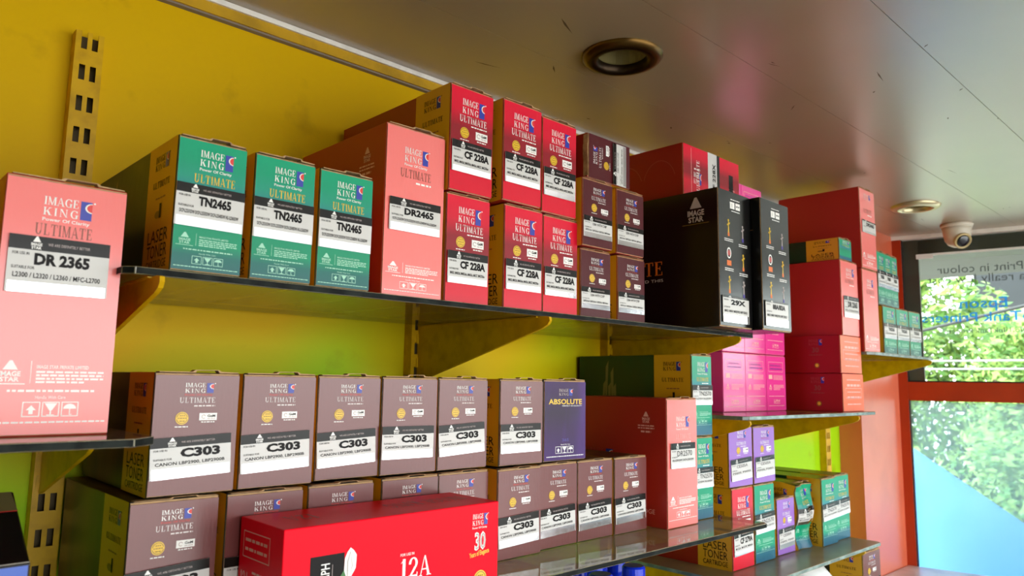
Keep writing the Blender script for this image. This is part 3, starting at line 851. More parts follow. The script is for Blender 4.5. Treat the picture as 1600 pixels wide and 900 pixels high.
bracket(1.575, zC - .0105, 'bracket under the right end of the brown cartons shelf')
bracket(1.612, zG - .0105, 'bracket under the left end of the dusty low shelf')
bracket(2.28, zG - .0105, 'bracket under the right end of the dusty low shelf')

# ------------------------------------------------------------------ cartons, shelf by shelf
GAP = .0026
C303 = (.1119, .1593, .305); CFD = (.0986, .192, .360); TND = (.0901, .176, .355); DRD = (.1196, .2854, .2848)
MD = (.0944, .1406, .30); TD = (.0863, .1932, .355); UD = (.117, .1555, .30)
DCP = 'DCP-L2531DW DCP-L2535DW DCP-L2540DW HL-L2365DW'
carton('DRA', (.1267, .2982, .36), (.0687, -.3723, zA), 'big salmon carton standing alone on the left end shelf', 'salmon drum cartons', 'DR 2365', 'L2300 / L2320 / L2360 / MFC-L2700', -.24)
for x_, y_, ti, lab in ((.2417, -.4045, .6, 'leftmost of three on the top shelf'), (.3444, -.4040, .2, 'middle of the three on the top shelf'), (.4443, -.4011, .2, 'rightmost of three on the top shelf')):
    carton('TN', TND, (x_, y_, zB), 'green carton with gold left side, ' + lab, 'green cartons on the top shelf', 'TN2465', DCP, 0, ti)
carton('DR', DRD, (.5708, -.3789, zB), 'tall salmon carton between green and crimson cartons on the top shelf', 'salmon drum cartons', 'DR2465', DCP, 0)
M402 = 'M403, M403d, M403dn, M403n, M427, M427fdw'
CFG = 'crimson cartons on the top shelf'
zU = zB + CFD[1] + GAP
carton('CF', CFD, (.6956, -.3817, zB), 'bottom crimson carton directly right of the salmon carton', CFG, 'CF 228A', M402, 0, pop=0)
carton('CF', CFD, (.6935, -.3882, zU), 'top crimson carton with its gold side showing, above the salmon carton', CFG, 'CF 228A', M402, 0)
carton('CF', CFD, (.8213, -.3926, zB), 'bottom crimson carton of the middle stack of three', CFG, 'CF 228A', M402, 0, pop=0)
carton('CF', CFD, (.8060, -.4020, zU), 'top crimson carton of the middle stack of three', CFG, 'CF 228A', M402, 0)
carton('CF', CFD, (.9314, -.3839, zB), 'bottom crimson carton of the stack next to the maroon cartons', CFG, 'CF 228A', M402, 0, pop=0)
carton('CF', CFD, (.9215, -.3883, zU), 'top crimson carton of the stack next to the maroon cartons', CFG, 'CF 228A', M402, 0)
MG = 'small maroon cartons on the top shelf'; MS = 'LBP251dw / LBP252dw / LBP253x / MF416dw'; zM = zB + MD[1] + GAP; zM2 = zM + MD[1] + GAP
carton('M', MD, (1.0383, -.3857, zB), 'bottom left maroon carton of the block of four', MG, '328A WITH CHIP', MS, 0, pop=0)
carton('M', MD, (1.0290, -.3990, zM), 'upper left maroon carton of the block of four', MG, '328A WITH CHIP', MS, 0, pop=0)
carton('M', MD, (1.1557, -.3870, zB), 'bottom right maroon carton of the block, touching the black carton', MG, '328A WITH CHIP', MS, 0, pop=0)
carton('M', MD, (1.1455, -.3929, zM), 'upper right maroon carton of the block, touching the black carton', MG, '328A WITH CHIP', MS, 0, pop=0)
carton('M', MD, (1.0440 + MD[1], -.3990, zM2), 'maroon carton lying on its side on top of the maroon block', MG, '328A WITH CHIP', MS, 0, roll=-90, pop=0)


# black cartons with award figures
def trophy(a, u, v, h, kind):
    g1 = 'gold_print' if kind != 1 else 'silver_print'; b1 = 'orange_print' if kind != 1 else 'violet_print'
    if kind == 2:
        for q in ring(u, v + h * .68, h * .22, h * .3, h * .07, 0, 360, None, 14): a.poly(q, 'white_print', 1)
        a.disc(u, v + h * .68, h * .15, 'faint_red_print', 1, 12); a.rect(u - h * .22, u + h * .22, v, v + h * .28, 'orange_print', 1)
        return
    a.rect(u - h * .09, u + h * .09, v, v + h * .2, b1, 1)
    a.poly([(u - h * .05, v + h * .2), (u + h * .05, v + h * .2), (u + h * .03, v + h * .62), (u - h * .03, v + h * .62)], g1, 1)
    a.poly([(u - h * .17, v + h * .62), (u - h * .05, v + h * .55), (u + h * .15, v + h * .7), (u + h * .12, v + h * .78)], g1, 1)
    a.disc(u, v + h * .86, h * .07, g1, 1, 10); a.rect(u - h * .035, u + h * .035, v + h * .6, v + h * .82, g1, 1)


def black_carton(loc, w, h, d, code, label):
    r = root('black_carton', loc, label, 'box', 'black cartons on the top shelf')
    g = Geo(); g.box(0, w, .0022, d, 0, h, 'black_carton', front='kraft'); sl = g.mesh('sleeve', bevel=.0012)
    o = link('sleeve', sl, r)
    g = Geo(); a = Art(g, (-.0002, d, 0), (0, -1, 0), (0, 0, 1), (-1, 0, 0))
    a.triangle(d * .853, h * .765, d * .18, h * .185, 'silver_print', 1); a.rect(d * .76, d * .94, h * .752, h * .755, 'dark_gold_print', 1)
    a.serif('ULTIMATE', d * .045, h * .405, h * .105, 'orange_print', 1, w=d * .575)
    a.text('BEYOND THIS', d * .34, h * .355, h * .022, 'silver_print', 1, w=d * .28)
    merge_print(sl, g)
    g = Geo(); g.box(.0008, w - .0008, 0, .0022, KR, h - KR * .6, 'kraft', front='black_carton')
    a = Art(g, (0, 0, 0), (1, 0, 0), (0, 0, 1), (0, -1, 0))
    a.lines(w * .38, w * .66, h * .935, h * .006, 'white_print', 1, 2)
    a.rect(w * .36, w * .50, h * .87, h * .92, 'white_print', 1); a.rect(w * .53, w * .67, h * .87, h * .92, 'white_print', 1)
    a.text('1', w * .41, h * .88, h * .03, 'black_print', 2); a.lines(w * .55, w * .65, h * .89, h * .01, 'black_print', 2, 4)
    a.lines(w * .4, w * .66, h * .85, h * .006, 'white_print', 1, 5)
    for row, (v_, ks) in enumerate(((.66, (0, 1)), (.445, (2, 0)), (.245, (0, 1)))):
        for c_, k_ in enumerate(ks):
            u_ = w * (.30 if c_ == 0 else .74); trophy(a, u_, h * (v_ - .02 * c_), h * .135, k_)
            for m_ in range(2): a.lines(u_ - w * .13, u_ + w * .13, h * (v_ - .025 - .013 * m_ - .02 * c_), h * .006, 'white_print', 1, 60 + m_ + row)
    link('end_flap', g.mesh('end_flap'), r)
    t = dict(st=(.06, .86, .775, .79, .91, .965), code=(.30, .86, .28))
    st = sticker_mesh('black_carton', w, h, t, code, None, 'M403 / M404 / M428 PRO MFP SERIES')
    o = link('sticker', st[0], r); o.location = (st[2][0], -.0018, st[2][1]); o['label'] = 'white paper sticker'
    link('foil_strip', st[1], o)
    return r


black_carton((1.4047, -.4804, zB), .1446, .3219, .40, '29X', 'large black carton printed with award figures, next to the maroon cartons')
black_carton((1.5545, -.5050, zB), .1420, .3219, .34, '88A/83A', 'second black carton, at the right end of the top shelf, above magenta cartons')


# big red carton lying on top of the black ones
def lying_carton(name, loc, w, h, d, side, front, label, group, code, endprint, rz=0.0):
    """red carton on its long side: end towards the viewer, long side to the left"""
    r = root(name, loc, label, 'box', group, rz)
    g = Geo(); g.box(0, w, .0022, d, 0, h, side, front='kraft'); sl = g.mesh('sleeve', bevel=.0012); link('sleeve', sl, r)
    g = Geo(); a = Art(g, (-.0002, d, 0), (0, -1, 0), (0, 0, 1), (-1, 0, 0))
    if code: big_side(a, d, h, code)
    else:
        for c_ in (.32, .72):
            for q in ring(d * c_, h * .25, d * .2, h * .5, .0016, 20, 160, None, 16): a.poly(q, 'faint_red_print', 1)
    merge_print(sl, g)
    g = Geo(); g.box(.0008, w - .0008, 0, .0022, .0012, h - .0012, 'kraft', front=front)
    a = Art(g, (0, 0, 0), (1, 0, 0), (0, 0, 1), (0, -1, 0)); endprint(a, w, h)
    g.obj('end_flap', r)
    return r


def turned_end(a, w, h):
    a.rect(w * .13, w * .135, h * .03, h * .95, 'pale_pink_print', 1)
    a.logo(w * .17, w * .30, h * .28, h * .5, 'white_print', 1); a.lines(w * .18, w * .28, h * .55, h * .03, 'white_print', 1, 3)
    a.serif('ULTIMATE', w * .27, h * .15, w * .05, 'white_print', 1, w=h * .6, ang=PI / 2)
    a.rect(w * .42, w * .58, 0, h, 'sticker_white', 1); a.rect(w * .58, w * .63, 0, h, 'sticker_black', 1)
    a.text('CF 228X', w * .55, h * .2, w * .05, 'black_print', 2, w=h * .6, ang=PI / 2, bold=.03)
    a.lines(w * .80, w * .88, h * .3, h * .4, 'black_print', 1, 2); a.frame(w * .8, w * .9, h * .05, h * .4, w * .006, 'pale_pink_print', 1)


def pale_end(a, w, h):
    for k in range(5): a.lines(w * .2, w * .85, h * (.82 - .16 * k), h * (.03 + .03 * (k % 2)), 'pale_pink_print', 1, 80 + k)
    a.frame(w * .12, w * .9, h * .35, h * .62, w * .01, 'pale_pink_print', 1)


lying_carton('red_carton', (1.418, -.380, zB + .3219 + GAP), .262, .130, .25, 'red_carton_side', 'crimson_front', 'big red carton lying turned on top of the black cartons, near the ceiling', None, None, turned_end)

# brown cartons, two rows
CG = 'brown cartons in the two middle rows'; CM = 'CANON LBP2900, LBP2900B'; zC2 = zC + C303[1] + GAP
ordw = ['first', 'second', 'third', 'fourth', 'fifth']
for k, (x_, y_, ya, ti, sh) in enumerate(((.2521, -.3502, -.2, -2.6, 0), (.3716, -.3468, 0, -2.6, 0), (.4964, -.3319, 0, -2.8, -.002), (.6098, -.3364, 0, .3, .002), (.7260, -.3358, -.3, -3.0, .003))):
    carton('C', C303, (x_, y_, zC2), 'brown carton, %s from the left in the upper brown row' % ordw[k], CG, 'C303', CM, ya, ti, (0, sh))
carton('C', C303, (.8595, -.3478, zC2), 'brown carton of the upper row touching the violet carton', CG, 'C303', CM, -.4, -.5)
carton('P', (.1235, .1599, .305), (.9800, -.3438, zC2), 'dark violet carton with gold lettering at the right end of the upper brown row', 'violet carton', None, None, 0)
for k, (x_, y_, ya, ti) in enumerate(((.2329, -.3533, .3, -3.0), (.3540, -.3570, 0, 0), (.4765, -.3530, 0, 0), (.6070, -.3490, 0, 0), (.7215, -.3476, 0, 0))):
    carton('C', C303, (x_, y_, zC), 'brown carton, %s from the left in the lower brown row' % ordw[k], CG, 'C303', CM, ya, ti, pop=0)
for k, (x_, y_, ya, ti, wd) in enumerate(((.8427, -.3642, .7, -2.2, 'right beside the red lying carton'), (.9604, -.3503, 1.0, -2.2, 'below the violet carton'), (1.0758, -.3477, .6, -2.0, 'second last in its row'), (1.1903, -.3504, .1, -2.0, 'last in its row beside a salmon one'))):
    carton('C', C303, (x_, y_, zC), 'brown carton standing on the glossy shelf, ' + wd, CG, 'C303', CM, ya, ti, pop=0)
carton('DRC', DRD, (1.3302, -.3862, zC), 'tall salmon carton right of the brown rows, hiding teal cartons', 'salmon drum cartons', 'DR2570', 'HL-L2351DW / DCP-L2551DW', 0)
T25 = 'MFC-L2715DW / HL-L2351DW'
carton('T', TD, (1.4640, -.3650, zC), 'lower teal carton of the pair behind the tall salmon carton', 'teal cartons at the shelf end', 'TN2570', T25, 0, pop=0)
carton('T', TD, (1.4560, -.3708, zC + TD[1] + GAP), 'upper teal carton of the pair behind the tall salmon carton, dark green side', 'teal cartons at the shelf end', 'TN2570', T25, 0)


# the red carton lying in front of the brown row
def red_front_carton():
    w_, h_, d_ = .3633, .1295, .122
    r = root('red_carton', (.3733, -.4854, zC), 'red carton with a white tulip and 12A lying in front of the brown rows', 'box', None, math.radians(.6))
    g = Geo(); g.box(0, w_, 0, d_, 0, h_, 'red_carton')
    body = g.mesh('carton_body', bevel=.0015); link('carton_body', body, r)
    g = Geo(); a = Art(g, (0, 0, 0), (1, 0, 0), (0, 0, 1), (0, -1, 0))
    a.rect(w_ * 0.1050, w_ * 0.2408, h_ * .02, h_ * .70, 'black_print', 1)
    a.text('GRAPH', w_ * 0.1811, h_ * .33, w_ * .034, 'white_print', 2, w=h_ * .29, ang=PI / 2, bold=.01)
    a.rect(w_ * 0.1921, w_ * 0.1937, h_ * .06, h_ * .60, 'silver_print', 2)
    # tulip: stem, leaves, flower of overlapping petals
    a.poly([(w_ * 0.2471, h_ * .02), (w_ * 0.2549, h_ * .02), (w_ * 0.2631, h_ * .45), (w_ * 0.2557, h_ * .45)], 'leaf_print', 3)
    a.poly([(w_ * .246, h_ * .15), (w_ * .258, h_ * .38), (w_ * .240, h_ * .53), (w_ * .222, h_ * .46), (w_ * .230, h_ * .28)], 'leaf_print', 3)
    a.poly([(w_ * 0.2549, h_ * .02), (w_ * 0.2726, h_ * .10), (w_ * 0.2843, h_ * .28), (w_ * 0.2652, h_ * .18)], 'leaf_print', 3)
    a.poly([(w_ * 0.2518, h_ * .44), (w_ * 0.2673, h_ * .44), (w_ * 0.2885, h_ * .53), (w_ * 0.2907, h_ * .66), (w_ * 0.2779, h_ * .71), (w_ * 0.2641, h_ * .74), (w_ * 0.2518, h_ * .70), (w_ * 0.2416, h_ * .64), (w_ * 0.2400, h_ * .52)], 'white_print', 3)
    a.poly([(w_ * 0.2534, h_ * .45), (w_ * 0.2641, h_ * .45), (w_ * 0.2747, h_ * .56), (w_ * 0.2641, h_ * .71), (w_ * 0.2518, h_ * .60)], 'silver_print', 4)
    a.poly([(w_ * 0.2549, h_ * .46), (w_ * 0.2631, h_ * .46), (w_ * 0.2705, h_ * .56), (w_ * 0.2631, h_ * .69), (w_ * 0.2542, h_ * .60)], 'white_print', 5)
    a.text('FOR USE IN', w_ * 0.4881, h_ * .555, h_ * .028, 'white_print', 1, w=w_ * .065, bold=.01)
    a.serif('12A', w_ * 0.4850, h_ * .31, h_ * .215, 'white_print', 1, w=w_ * .15, gap=.05)
    a.text('TONER CARTRIDGE', w_ * 0.4744, h_ * .235, h_ * .045, 'white_print', 1, w=w_ * .17, bold=.02)
    for k in range(2): a.lines(w_ * 0.4797, w_ * 0.6347, h_ * (.17 - .05 * k), h_ * .018, 'white_print', 1, 90 + k)
    a.logo(w_ * 0.8520, w_ * 0.9360, h_ * .755, h_ * .885, 'white_print', 1, power='white_print')
    a.text('30', w_ * 0.8961, h_ * .48, h_ * .19, 'white_print', 1, w=w_ * .062, bold=.035, align='c')
    a.text('30', w_ * 0.8972, h_ * .482, h_ * .186, 'silver_print', 2, w=w_ * .056, bold=.0, align='c')
    a.text('Years of Elegance', w_ * 0.8382, h_ * .395, h_ * .055, 'gold_print', 1, w=w_ * .11, ang=.10, bold=.02)
    a.seal(w_ * 0.8993, h_ * .14, h_ * .10)
    merge_print(body, g)
    g = Geo(); a = Art(g, (w_, d_, h_), (-1, 0, 0), (0, -1, 0), (0, 0, 1))
    a.serif('IMAGE KING', w_ * .06, d_ * .34, d_ * .26, 'faint_red_print', 1, w=w_ * .40, gap=.12)
    a.serif('12A', w_ * .78, d_ * .34, d_ * .28, 'faint_red_print', 1, w=w_ * .12)
    merge_print(body, g)
    g = Geo(); a = Art(g, (0, d_, 0), (0, -1, 0), (0, 0, 1), (-1, 0, 0))
    a.frame(d_ * .1, d_ * .72, h_ * .62, h_ * .88, h_ * .01, 'pale_pink_print', 1)
    for k in range(2): a.lines(d_ * .15, d_ * .66, h_ * (.78 - .09 * k), h_ * .03, 'pale_pink_print', 1, 70 + k)
    a.serif('12A', d_ * .06, h_ * .34, h_ * .14, 'pale_pink_print', 1, w=d_ * .2)
    for k in range(6): a.lines(d_ * .34, d_ * .9, h_ * (.48 - .055 * k), h_ * .022, 'pale_pink_print', 1, 74 + k)
    merge_print(body, g)
    return r


red_front_carton()


# magenta cartons
def magenta_meshes(w, h, d):
    g = Geo(); g.box(0, w, 0.0016, d, 0, h, 'pink_front', front='kraft'); sl = g.mesh('sleeve', bevel=.0015)
    g = Geo(); g.box(.0006, w - .0006, 0, .0016, .002, h - .003, 'pink_front', front='pink_front')
    a = Art(g, (0, 0, 0), (1, 0, 0), (0, 0, 1), (0, -1, 0)); c = 'pale_pink_print'
    a.frame(w * .12, w * .86, h * .70, h * .88, w * .008, c)
    a.text('UNIVERSAL', w * .2, h * .80, h * .03, 'violet_print', 1, w=w * .55); a.lines(w * .2, w * .8, h * .745, h * .018, 'violet_print', 1, 3)
    a.rect(w * .12, w * .30, h * .57, h * .645, c)
    for k in range(5): a.lines(w * .36, w * .86, h * (.63 - .018 * k), h * .008, c, 1, 50 + k)
    a.triangle(w * .2, h * .37, w * .22, h * .1, c)
    for k in range(5): a.lines(w * .36, w * (.9 if k < 3 else .7), h * (.455 - .02 * k), h * .009, c, 1, 55 + k)
    a.lines(w * .12, w * .9, h * .255, h * .012, c, 1, 58)
    a.icons(w * .34, w * .68, h * .13, h * .2, c); a.lines(w * .1, w * .9, h * .085, h * .01, c, 1, 59)
    return sl, g.mesh('end_flap')


PW, PH = .1245, .1715
PM = magenta_meshes(PW - .001, PH - .0015, .215)
rowsP = ['bottom', 'second', 'third', 'top']; colP = ['left', 'middle', 'right']
for lev in range(4):
    for c_ in range(3 if lev < 2 else 2):
        lab = 'magenta carton, %s column of three, %s row, under the black cartons' % (colP[c_], rowsP[lev])
        if lev == 3: lab = 'magenta carton on top of the %s column, showing above the black carton' % colP[c_]
        r = root('magenta_carton', (1.808 + PW * c_, -.245, zF + .0004 + PH * lev), lab, 'box', 'magenta cartons')
        link('sleeve', PM[0], r); link('end_flap', PM[1], r)

# lying red cartons with orange ends, salmon carton and green carton above them
for k, lb in enumerate(('lower', 'upper')):
    lying_carton('red_carton', (2.262 - .006 * k, -.39, zF + k * .1195), .158, .1185, .36, 'red_carton_side', 'orange_end', '%s dark red carton with orange end, lying right of the magenta cartons' % lb, 'lying red cartons', '88A', pale_end)
DRS = (.131, .2425, .30); DRE = (.127, .276, .285)
T['DRS'] = dict(T['DR'], st=(.10, .97, .475, .53, .70, .76), lu=(.32, .78), lv=(.10, .20), code=(.25, .9, .4)); T['DRS'].pop('imp')
T['DRT'] = dict(T['DR'], st=(.08, .98, .40, .415, .53, .555), lu=(.30, .72), lv=(.06, .12))
carton('DRS', DRS, (2.279, -.39, zF + .2385), 'salmon carton standing on the two lying red cartons', 'salmon drum cartons', 'DR 2365', 'HL-L2361DN', 0, pop=0)
T['TL'] = dict(T['T']); T['TL'].pop('imp')
carton('TL', (.094, .070, .30), (2.290, -.385, zF + .2385 + DRS[1] + GAP), 'flat green carton with gold side lying between two salmon cartons', 'lying green carton', None, None, 0)
carton('DR', DRE, (2.424, -.40, zE), 'lower tall salmon carton by the window, on the shelf with small green ones', 'salmon drum cartons', None, None, 0, pop=0)
carton('DRT', DRE, (2.430, -.40, zE + DRE[1] + GAP), 'upper tall salmon carton by the window, nearly touching the ceiling', 'salmon drum cartons', 'DR2465', None, 0)

# small green cartons by the window
for k, (x_, lb) in enumerate(((2.632, 'left'), (2.756, 'middle'), (2.882, 'right'))):
    carton('TN', (.1185, .170, .33), (x_, -.385, zE), 'small green carton by the window, bottom row, %s' % lb, 'green cartons by the window', 'TN2365', DCP, 0, pop=0)
for k, (x_, lb) in enumerate(((2.612, 'left'), (2.684, 'middle'), (2.756, 'right'))):
    carton('TN', (.070, .190, .30), (x_, -.380 + .004 * k, zE + .170 + GAP), 'small green carton by the window, upper row, %s' % lb, 'green cartons by the window', 'TN2365', DCP, 0)

# low dusty shelf
GC = (.1062, .2060, .30)
carton('CF', GC, (1.688, -.335, zG), 'crimson carton with gold side on the dusty low shelf under a lilac carton', 'cartons on the dusty low shelf', 'CF 279A', 'M12A, M12W, M26A', 0, -2, pop=0)
carton('T', (.1080, .2060, .30), (1.806, -.333, zG), 'teal carton on the dusty low shelf under the right lilac carton', 'cartons on the dusty low shelf', 'TN2570', T25, 0, -2, pop=0)
UG = 'lilac cartons'
carton('U', UD, (1.674, -.337, zG + .2060 + GAP), 'left lilac carton of the pair stacked above crimson and teal cartons', UG, 'CE505A', 'P2035, P2055', -.5, -3)
carton('U', (.117, .1525, .30), (1.804, -.335, zG + .2060 + GAP), 'right lilac carton of the pair stacked above crimson and teal cartons', UG, 'CE505A', 'P2035, P2055', 0, -2)
carton('U', (.104, .1555, .30), (1.944, -.325, zG), 'single lilac carton standing on the dusty shelf right of the teal carton', UG, 'CE505A', 'P2035, P2055', 0, -2)
carton('T', (.1010, .1970, .31), (2.166, -.355, zG), 'teal carton on the dusty shelf, left of the last one by the pillar', 'teal cartons by the pillar', 'TN2570', T25, 0, -3)
carton('T', (.1020, .1980, .31), (2.281, -.345, zG), 'last teal carton on the dusty shelf, beside the orange pillar', 'teal cartons by the pillar', 'TN2570', T25, 0, -3)
# the dented one: same carton with its own, crushed meshes
r = carton('T', (.0960, .1900, .30), (2.058, -.333, zG), 'dented teal carton with a bulging crushed front on the dusty shelf', 'teal cartons by the pillar', 'TN2570', T25, 0, -2)
bpy.context.view_layer.update()


def cut_fine(me, n=2):
    bm = bmesh.new(); bm.from_mesh(me)
    for _ in range(n):
        es = [e for e in bm.edges if e.calc_length() > .02]
        if es: bmesh.ops.subdivide_edges(bm, edges=es, cuts=3, use_grid_fill=True)
    bm.to_mesh(me); bm.free()


def crush(o, off):
    o.data = o.data.copy(); cut_fine(o.data)
    for v in o.data.vertices:
        x, y, z = v.co.x + off[0], v.co.y + off[1], v.co.z + off[2]
        k = max(0.0, 1 - (y + .01) / .06) if y < .05 else 0
        v.co.y += k * (.010 * math.sin(z * 46) + .006 * math.sin(x * 70 + z * 20) + .004)
        v.co.x += k * (.005 * math.sin(z * 38 + 1) - .05 * (x - .048) * (1 if z < .05 else 0))
        if z > .17: v.co.z -= k * (.006 + .10 * max(0, .045 - x))


for c_ in r.children:
    crush(c_, c_.location)
    for q in c_.children: crush(q, (c_.location.x, c_.location.y, c_.location.z))

carton('C', (.133, .156, .34), (2.322, -.405, zH), 'brown carton on the lowest shelf near the counter, cut by the photo edge', 'low brown carton', 'C925', None, 0)


# plastic-wrapped pack on the lowest shelf
def wrapped_pack(loc, label):
    g = Geo(); n = 18; m = 14; rr = random.Random(4)
    W, H, D = .150, .162, .24
    prof = []
    for j in range(m + 1):
        y = D * j / m; e = 1 - .35 * max(0, 1 - j / 2.5) - .35 * max(0, (j - m + 2) / 2.5)
        ringv = []
        for i in range(n):
            a_ = 2 * PI * i / n; c, s_ = math.cos(a_), math.sin(a_)
            k = (abs(c) ** 5 + abs(s_) ** 5) ** (-1 / 5) * e * (1 + .035 * math.sin(5 * a_ + j) + rr.uniform(-.03, .03))
            ringv.append((W / 2 + W / 2 * k * c * .96, y, H / 2 + H / 2 * k * s_ * .96))
        prof.append(ringv)
    z0 = min(p[2] for q in prof for p in q)
    k0 = 0
    for j, q in enumerate(prof): g.v += [(x, y, z - z0) for x, y, z in q]
    i_ = g.midx('plastic_wrap')
    for j in range(m):
        for i in range(n):
            i2 = (i + 1) % n; g.f.append((j * n + i, j * n + i2, (j + 1) * n + i2, (j + 1) * n + i)); g.mi.append(i_)
    g.f.append(tuple(range(n))[::-1]); g.mi.append(i_); g.f.append(tuple(m * n + i for i in range(n))); g.mi.append(i_)
    o = g.obj('wrapped_pack', smooth=True); o.location = loc
    tag(o, label, 'pack')


wrapped_pack((2.000, -.40, zH), 'shiny white plastic wrapped pack on the lowest shelf, under the dusty shelf')


# blue ink bottles under the brown cartons
def bottle_meshes():
    g = Geo(); g.lathe([(0, 0), (.031, 0), (.035, .004), (.035, .135), (.034, .150), (.025, .168), (.024, .176), (.0, .176)], 24, 'bottle_blue'); b = g.mesh('bottle_body', smooth=True)
    g = Geo(); g.lathe([(.0, .176), (.0265, .176), (.0275, .180), (.0272, .208), (.0235, .212)], 24, 'bottle_blue'); g.lathe([(.0235, .212), (.022, .2105), (.0, .2105)], 24, 'bottle_cap_dark'); c = g.mesh('cap', smooth=False)
    return b, c


BB, BC = bottle_meshes()
for x_, y_, lb in ((1.190, -.250, 'left one of the front three'), (1.266, -.250, 'middle one of the front three'), (1.385, -.250, 'right one of the front three'), (1.275, -.165, 'left one of the back three'), (1.350, -.165, 'middle one of the back three'), (1.425, -.160, 'right one of the back three')):
    r = root('ink_bottle', (x_, y_, zD), 'blue capped bottle under the glossy shelf, ' + lb, 'bottle', 'blue bottles under the brown cartons')
    link('bottle_body', BB, r); link('cap', BC, r)

# leaning black and blue box at the bottom left corner
r = root('photo_paper_box', (-.115, -.45, zL), 'black box with a blue front edge at the bottom left corner', 'box')
g = Geo(); w_, h_, d_ = .227, .097, .16
tl = .053
P = [(0, 0, 0), (w_, 0, 0), (w_, d_, 0), (0, d_, 0), (0, 0, h_), (w_, 0, h_), (w_ + .008, d_, h_ + tl), (0, d_, h_ + tl)]
for q, mm in (((0, 3, 2, 1), 'black_carton'), ((0, 1, 5, 4), 'blue_carton'), ((1, 2, 6, 5), 'black_carton'), ((2, 3, 7, 6), 'black_carton'), ((4, 5, 6, 7), 'black_carton'), ((3, 0, 4, 7), 'black_carton')):
    g.face([P[i] for i in q], mm)
body = g.mesh('carton_body', bevel=.002); link('carton_body', body, r)
g = Geo(); n_ = Vector((0, -tl, d_)).normalized(); a = Art(g, (0, 0, h_), (1, 0, 0), (0, d_ / math.hypot(d_, tl), tl / math.hypot(d_, tl)), n_)
L2 = math.hypot(d_, tl)
a.rect(.002, w_ + .005, L2 * .70, L2 * .99, 'olive_carton', 1); a.rect(.002, w_ + .005, L2 * .685, L2 * .70, 'red_print', 2)
a.lines(w_ * .5, w_ * .9, L2 * .25, L2 * .05, 'grey_metal', 1, 3); a.lines(w_ * .3, w_ * .8, L2 * .35, L2 * .02, 'grey_metal', 1, 5)
a.rect(.001, w_ - .001, 0, L2 * .012, 'white_print', 2)
merge_print(body, g)


# ------------------------------------------------------------------ ceiling fittings
def downlight(x_, y_, ring_m, inner_m, label, R0):
    r = root('recessed_downlight', (x_, y_, ZC), label, 'ceiling light', 'recessed downlights')
    g = Geo(); g.lathe([(R0 * .66, -.002), (R0 * .68, -.010), (R0 * .78, -.014), (R0 * .93, -.011), (R0, -.004), (R0, 0)], 44, ring_m, caps=False)
    g.obj('trim_ring', r, smooth=True)
    g = Geo(); g.lathe([(R0 * .60, .004), (R0 * .61, -.009), (R0 * .66, -.0135), (R0 * .76, -.0152), (R0 * .80, -.0142)], 44, 'bronze_dark' if ring_m == 'bronze' else ring_m, caps=False); g.obj('inner_collar', r, smooth=True)
    g = Geo(); n = 48; k0 = len(g.v)
    prof = [(R0 * .665, -.004), (R0 * .66, .010), (R0 * .60, .040), (R0 * .42, .066), (R0 * .2, .078)]
    for q, z_ in prof:
        for j in range(n):
            rr_ = q * (1 + (.018 if j % 2 else -.0)); g.v.append((rr_ * math.cos(2 * PI * j / n), rr_ * math.sin(2 * PI * j / n), z_))
    for a_ in range(len(prof) - 1):
        for j in range(n): g.f.append((a_ * n + j, (a_ + 1) * n + j, (a_ + 1) * n + (j + 1) % n, a_ * n + (j + 1) % n)); g.mi.append(g.midx(inner_m))
    g.f.append(tuple((len(prof) - 1) * n + j for j in range(n))[::-1]); g.mi.append(g.midx(inner_m))
    g.obj('reflector', r)
    g = Geo(); g.lathe([(0, .022), (R0 * .20, .027), (R0 * .27, .042), (R0 * .22, .060), (R0 * .16, .076)], 20, 'bulb_glass', caps=False); g.obj('bulb', r, smooth=True)
    return r


downlight(1.150, -.405, 'bronze', 'reflector', 'bronze ringed downlight in the ceiling above the crimson cartons', .088)
downlight(3.010, -.388, 'brass_pale', 'reflector', 'small pale downlight in the ceiling near the window', .088)

r = root('dome_camera', (3.475, -.400, ZC), 'white dome security camera on the ceiling by the window', 'camera')
g = Geo(); g.lathe([(0, 0), (.062, 0), (.063, -.006), (.060, -.016), (.0, -.016)][::-1], 32, 'camera_white'); g.obj('base_plate', r, smooth=True)
g = Geo(); g.lathe([(0, -.102), (.018, -.100), (.036, -.090), (.048, -.072), (.053, -.050), (.055, -.030), (.058, -.014)], 32, 'camera_white'); g.obj('housing', r, smooth=True)
dv = Vector((-.62, -.60, -.52)).normalized(); c0 = Vector((0, 0, -.056))
M = Vector((0, 0, 1)).rotation_difference(dv).to_matrix()
g = Geo(); g.lathe([(.0, .040), (.034, .040), (.036, .048), (.031, .054), (.028, .050)], 28, 'camera_ring', c0, M); rg = g.obj('lens_ring', r, smooth=True)
g = Geo(); g.lathe([(.028, .049), (.022, .053), (.012, .0555), (0, .0562)], 28, 'camera_lens', c0, M); g.obj('lens', rg, smooth=True)

# ------------------------------------------------------------------ counter by the window
r = root('counter', (2.62, -.95, FLOOR), 'pale counter below the window beside the orange pillar', 'counter')
g = Geo(); g.face([(0, 0, .86), (1.14, 0, .86), (.96, .85, .86), (0, .85, .86)], 'counter_top'); g.face([(0, .85, .83), (.96, .85, .83), (1.14, 0, .83), (0, 0, .83)], 'counter_top')
for p, q in (((0, 0), (1.14, 0)), ((1.14, 0), (.96, .85)), ((.96, .85), (0, .85)), ((0, .85), (0, 0))):
    g.face([(p[0], p[1], .83), (q[0], q[1], .83), (q[0], q[1], .86), (p[0], p[1], .86)], 'counter_top')
g.obj('counter_slab', r)
g = Geo(); g.box(.03, .92, .05, .82, 0, .83, 'counter_body'); g.obj('counter_base', r)

# ------------------------------------------------------------------ outside
g = Geo(); g.box(-30, 60, -60, 40, FLOOR - .22, FLOOR - .12, 'concrete'); structure(g.obj('ground'))


